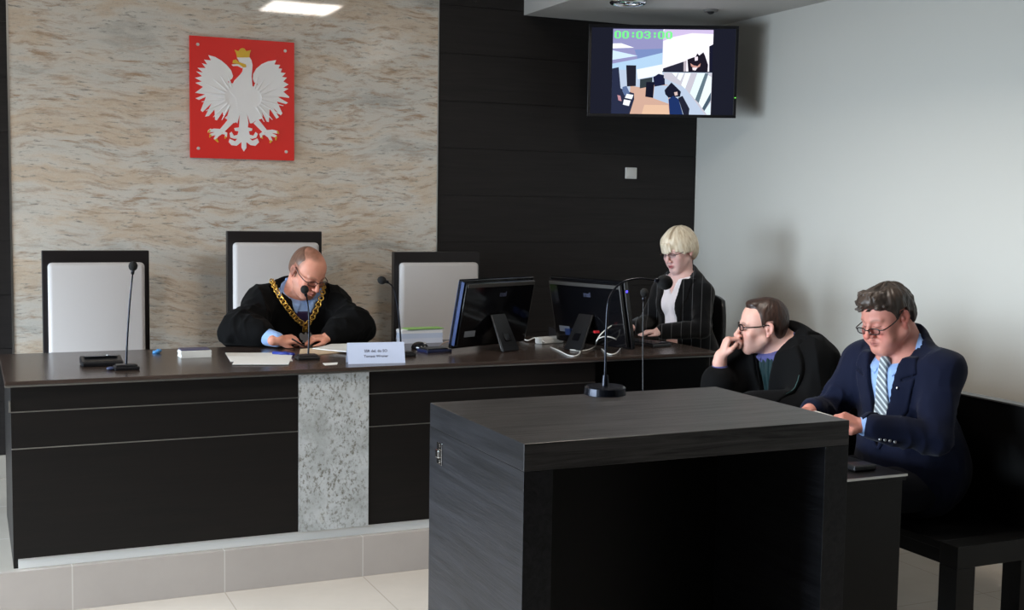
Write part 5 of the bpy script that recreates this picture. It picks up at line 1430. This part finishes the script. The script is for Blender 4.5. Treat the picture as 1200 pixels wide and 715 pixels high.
def disp(P):
    d = folds(P, .017, (9, 9, 3.5), 21)*sst(.962, .985, P[:, 2])
    for i in (0, 1): d = d+limbfold(P, J['shoulders'][i], J['elbows'][i], .1, .006, 3.5, .7, .35, i)+limbfold(P, J['elbows'][i], J['wrists'][i], .1, .006, 3, .2, .3, i)*(P[:, 2] > .975)
    return d
_, Pj, Fj = garment('gown', v, M['robe'], p1, root, disp)
vv = garm_grid(J, .008, .95, .1); torso(vv, T, J['t'], .040); Pv, Fv = vv.mesh(1)
bvj = bvh_of(np.concatenate([Pj, Pv]), np.concatenate([Fj, Fv+len(Pj)]), root)
# chain of office: lies on the gown from shoulder to chest, found by rays from the viewing side
CO = Vector((0, 0, H))-Vector(root)
def on_gown(x, y):
    d = (cw*FP+cr*(x-600)+cu_*(357.5-y)).normalized(); h = bvj.ray_cast(CO+d*4.5, d); return h[0], h[1]
CH = [[(319, 328), (323, 338), (331, 352), (341, 366), (350, 376), (357, 380)], [(378, 335), (376.5, 345), (371, 360), (366, 371), (361, 378), (357.5, 380.5)]]
def chain_pts(): return [[(q.x, q.y) for q in spline([(a_1, b_1, 0) for a_1, b_1 in L], 30)] for L in CH]
ch = None
for L in chain_pts():
    H3 = []; bm = bmesh.new()
    for x, z in L:
        h, n = on_gown(x, z)
        if h is not None: H3.append((h, n))
    if len(H3) > 2:   # keep the strand in front: no jumps into the neck opening
        for i_ in range(1, len(H3)):
            if (H3[i_][0]-H3[i_-1][0]).length > .02: H3[i_] = (H3[i_-1][0]+(H3[i_][0]-H3[i_-1][0]).normalized()*.004, H3[i_-1][1])
    acc = 0; last = None; c_ = 0
    for (h, n) in H3:
        if last is not None: acc += (h-last).length
        if last is None or acc > .0165:
            acc = 0; tdir = ((h-last).normalized() if last is not None else Vector((0, 0, -1)))
            n = (n-tdir*n.dot(tdir)).normalized(); bn = n.cross(tdir)
            tl = .5 if c_ % 2 else -.5
            bn2 = (bn*math.cos(tl)+n*math.sin(tl)); ctr = h+n*.009
            tube(bm, [ctr+tdir*(.0135*math.cos(a))+bn2*(.0125*math.sin(a)) for a in [2*PI*i/16 for i in range(16)]], .0033, 6, 0, True); c_ += 1
        last = h
    ch = obj('chain_of_office' if ch is None else 'chain_strand', bm, M['gold'], p1 if ch is None else ch, True) if ch is None else (obj('chain_strand', bm, M['gold'], ch, True), ch)[1]
h, n = on_gown(357.5, 384)
n = Vector(-T.R[:, 1]); up = Vector(T.R[:, 2]); lf = Vector(T.R[:, 0]); B_ = Matrix((lf, -n, up)).transposed().to_4x4()
c = h+n*.018; bm = bmesh.new(); box(bm, (-.019, -.004, -.017), (.019, .004, .017), .004, Matrix.Translation(c) @ B_); sph(bm, c+n*.004, .010, 12); obj('gold_plate', bm, M['gold'], ch)
c = h+n*.024-up*.050; bm = bmesh.new()
eg = [(0, .034), (.007, .026), (.006, .018), (.014, .022), (.026, .030), (.034, .018), (.030, .0), (.022, -.010), (.012, -.012), (.014, -.024), (.005, -.024), (0, -.034)]
eg = eg+[(-a, b) for a, b in eg[-2:0:-1]]
prism(bm, eg, lambda u, v_, d_: c+lf*u+up*v_-n*d_, -.004, .004); bmesh.ops.triangulate(bm, faces=[f for f in bm.faces if len(f.verts) > 4]); bmesh.ops.recalc_face_normals(bm, faces=bm.faces); obj('silver_eagle', bm, mat('dull silver', srgb(176, 176, 180), .5, .35), ch)
glasses(hf, p1, root, M['brown_frame'], zo=-.006, w=.027, h=.0125, thick=.0023, slip=.010)
zl = [(-.15, .2), (-.05, .10), (-.035, .055), (-.025, .022), (-.015, -.004), (-.006, -.004), (.0, .03), (.03, .034), (.042, -.025), (.06, -.055), (.15, -.07)]
def ex(v):
    v.ell(V(0, -.055, .125), V(.075, .115, .070), None, .012, 's')
hairmesh(hf, [((0, .0155, .036), (.0762, .0950, .0836), 0), ((0, .06, .0), (.066, .043, .066), .02)], zl, ex, .0006, 26, ((86, 60, 50), (128, 96, 78)), root, p1, seed=5)
# pen in hand
hr = J['hands'][1]; a = hr(.030, .105, -.045); 
bm = bmesh.new(); tip = V(a[0]+.02, a[1]-.012, .9665); top_ = hr(.045, .05, .03); cyl(bm, tip-V(*a), top_-V(*a), .0035, .0045, 12); cyl(bm, tip-V(*a)+(tip-top_)*.0, tip-V(*a)-(top_-tip)*-.12, .001, .0035, 12)
o = obj('ballpoint_pen', bm, M['black_plastic'], None, True); o.location = a; tag(o, 'dark pen held in the judge writing hand', 'pen')

# ================================================================== woman
k = .95; root = V(3.80, 6.0, ZD)
T = Frame(rotf((-.95, -.30), 6), V(3.787, 5.985, 1.135), k); hf = Frame(rotf((-.97, -.24), 17, -3), V(3.733, 5.96, 1.447), 1.0)
J = dict(T=T, head=hf, facing=(-.95, -.3), pelvis=V(3.86, 6.0, .785), t=dict(w=.92, d=.95), skin=(230, 190, 182), neck=.045,
         h=dict(nose=.84, flush=(222, 158, 152), lip=(170, 60, 76), lipw=.9, brow=.35, browc=(150, 116, 90), lid=(168, 128, 128), jaw=.80))
J['shoulders'] = [T(.155, .0, .072), T(-.155, .0, .072)]
J['elbows'] = [V(3.765, 5.75, 1.01), V(3.68, 6.20, 1.01)]; J['wrists'] = [V(3.505, 5.775, 1.0), V(3.46, 6.00, 1.0)]
J['hands'] = [frame_from((-.97, .1, -.02), (0, 0, 1), J['wrists'][0], .95), frame_from((-.95, -.25, -.02), (0, 0, 1), J['wrists'][1], .95)]
J['hp'] = [(-1, [(18, 22, 12), (20, 26, 14), (22, 28, 14), (24, 30, 14)], [(.044, .042, -.014), (.050, .072, -.020), (.044, .094, -.024)]), (1, [(18, 22, 12), (20, 26, 14), (22, 28, 14), (24, 30, 14)], [(.044, .042, -.014), (.050, .072, -.020), (.044, .094, -.024)])]
J['hips'] = [V(3.83, 5.91, .765), V(3.83, 6.08, .765)]; J['knees'] = [V(3.42, 5.88, .775), V(3.42, 6.06, .775)]
J['ankles'] = [V(3.42, 5.88, ZD+.09), V(3.42, 6.06, ZD+.09)]; J['toes'] = [V(3.26, 5.88, ZD+.04), V(3.26, 6.06, ZD+.04)]
J['clip'] = lambda v: v.fun(lambda X, Y, Z: np.where((X < 3.503) & (Z > .93), .979-Z, -1.)+0*Y, .004, 'i', (3.0, 5.4, .931), (3.503, 6.4, 1.2))
p2 = mkperson(J, root, 'blonde woman with glasses and a dark pinstriped jacket, typing at the desk')
J['seatz'] = .674; J['seatx'] = 3.6
legs_garment(J, M['black_cloth'], root, p2, floor_z=ZD)
v = garm_grid(J, .005, .90, .06); torso(v, T, J['t'], .010)
for s in (-1, 1): v.ell(T(s*.062, -.092, .005), V(.056, .045, .056)*k, T.R, .03)
def f(X, Y, Z):
    x, y, z = Loc(T, X, Y, Z); return np.maximum(np.maximum(np.abs(x)-np.clip((z-.065)*.42, -1, 1), y-.03), .065-z)
v.fun(f, .004, 's'); neckcut(v, J, -.008, .3)
garment('blouse', v, M['blouse'], p2, root, lambda P: folds(P, .0045, (18, 18, 4), 8)+.002*(np.abs(T.inv(P)[:, 0]) < .006))
M['pinstripe'] = stripes('black pinstriped cloth', srgb(13, 13, 15), srgb(92, 92, 94), 19, .055, (0, 0, .6), .85)
v = garm_grid(J, .006, .70, .18); torso(v, T, J['t'], .024)
for s in (-1, 1): v.ell(T(s*.062, -.090, .0), V(.068, .052, .062)*k, T.R, .03)
v.ell(V(3.86, 6.0, .82), V(.18, .16, .14)*k, rotf(J['facing']), .08); v.cap(T(0, .02, -.2), V(3.86, 6.0, .82), .145*k, .15*k, .06)
for s, e, w in zip(J['shoulders'], J['elbows'], J['wrists']):
    v.ell(s, V(.066, .066, .06)*k, None, .04); arm(v, s, e, w, (.066*k, .056*k, .046*k), .04, .02)
v.cap(T(0, .045, .12), T(0, .05, .185), .07*k, .062*k, .03)
solid = v.copy()
wz = lambda z: .054+np.clip((z-.0)*.12, 0, 1)
v.fun(lambda X, Y, Z: (lambda x, y, z: np.maximum(np.abs(x)-wz(z), y-.03))(*Loc(T, X, Y, Z)), .004, 's'); neckcut(v, J, .002, .5)
v.fun(lambda X, Y, Z: np.where((X < 3.503), (.960-Z), -1.)+0*Y, 0, 'i')
garment('jacket', v, M['pinstripe'], p2, root, lambda P: (folds(P, .006, (8, 8, 4), 31)+limbfold(P, J['shoulders'][0], J['elbows'][0], .07, .004, 4, .8, .3)+limbfold(P, J['elbows'][0], J['wrists'][0], .07, .004, 4, .25, .3))*sst(.962, .977, P[:, 2]+(P[:, 0] > 3.51)))
v = solid; v.v -= .007
v.fun(lambda X, Y, Z: (lambda x, y, z: np.maximum(np.maximum(wz(z)-np.abs(x), np.abs(x)-(wz(z)+.012+np.clip((z+.12)*.30, 0, .05))), np.maximum(y-.03, np.maximum(-z-.12, z-.17))))(*Loc(T, X, Y, Z)), .002, 'i')
garment('lapels', v, M['pinstripe'], p2, root, lambda P: folds(P, .006, (8, 8, 4), 31))
glasses(hf, p2, root, M['brown_frame'], zo=-.006, w=.0265, h=.013, top_only=True, thick=.0017, slip=.006)
zl = [(-.15, .018), (-.07, .018), (-.06, .012), (-.048, -.004), (-.03, -.012), (.0, -.014), (.012, -.018), (.03, -.04), (.05, -.065), (.07, -.085), (.15, -.10)]
def pa(P, C):
    w = np.exp(-((P[:, 0]-.012+.25*(P[:, 1]+.0))/.008)**2)*(P[:, 2] > .09)*(P[:, 1] < .05)*.7
    w2 = sst(-.03, -.09, P[:, 2])*.35
    C = C*(1-w[:, None])+lin(120, 92, 60)*w[:, None]; return C*(1-w2[:, None])+lin(150, 122, 92)*w2[:, None]
def ex(v):
    rs = np.random.RandomState(2)
    for i in range(40):
        a = rs.uniform(-1.15, 1.25); x0 = math.sin(a)*.083; y0 = .0-math.cos(a)*.103
        z1 = np.interp(y0, [q[0] for q in zl], [q[1] for q in zl])+rs.uniform(-.008, .004)
        v.cap(V(x0*.93, y0*.95, .060), V(x0*1.0, y0*1.0, z1), .006, .003, .006)
hairmesh(hf, [((0, .016, .046), (.088, .108, .093), 0), ((0, -.042, .058), (.072, .052, .056), .02), ((0, .062, .0), (.082, .058, .088), .03), ((.055, .0, .02), (.036, .06, .06), .02), ((-.055, .0, .02), (.036, .06, .06), .02)],
         zl, ex, .0016, 16, ((206, 186, 156), (246, 234, 212)), root, p2, part_at=pa, swirl=(.01, .035, .12), seed=7)
# ------------------------------------------------------------------ light and view
def area(name, loc, size, power, color, rot):
    l = bpy.data.lights.new(name, 'AREA'); l.shape = 'RECTANGLE'; l.size, l.size_y = size; l.energy = power; l.color = color
    o = bpy.data.objects.new(name, l); COL.objects.link(o); o.location = loc; o.rotation_euler = rot; return o
for i, (a, b) in enumerate(wy):
    area('window_daylight', (XL-.25, (a+b)/2, (WZ0+WZ1)/2), (WZ1-WZ0, b-a), 96, (.74, .875, 1.0), (0, -PI/2+math.radians(22), 0)).data.spread = math.radians(84)
for (x, y) in ((2.53, 4.05), (-.4, 4.05)):
    area('ceiling_light_lamp', (x, y, ZC-.02), (.56, .56), 22, (1, .90, .80), (0, 0, 0))
w = bpy.data.worlds.new('world'); SC.world = w; w.use_nodes = True
w.node_tree.nodes['Background'].inputs[0].default_value = (.62, .75, 1, 1); w.node_tree.nodes['Background'].inputs[1].default_value = 1.0
SC.view_settings.view_transform = 'Standard'; SC.view_settings.look = 'None'; SC.view_settings.gamma = 1; SC.view_settings.use_curve_mapping = False
SC.view_settings.exposure = 0.0
SC.cycles.use_denoising = True
SC.cycles.max_bounces = 8; SC.cycles.diffuse_bounces = 5
SC.cycles.sample_clamp_indirect = 6
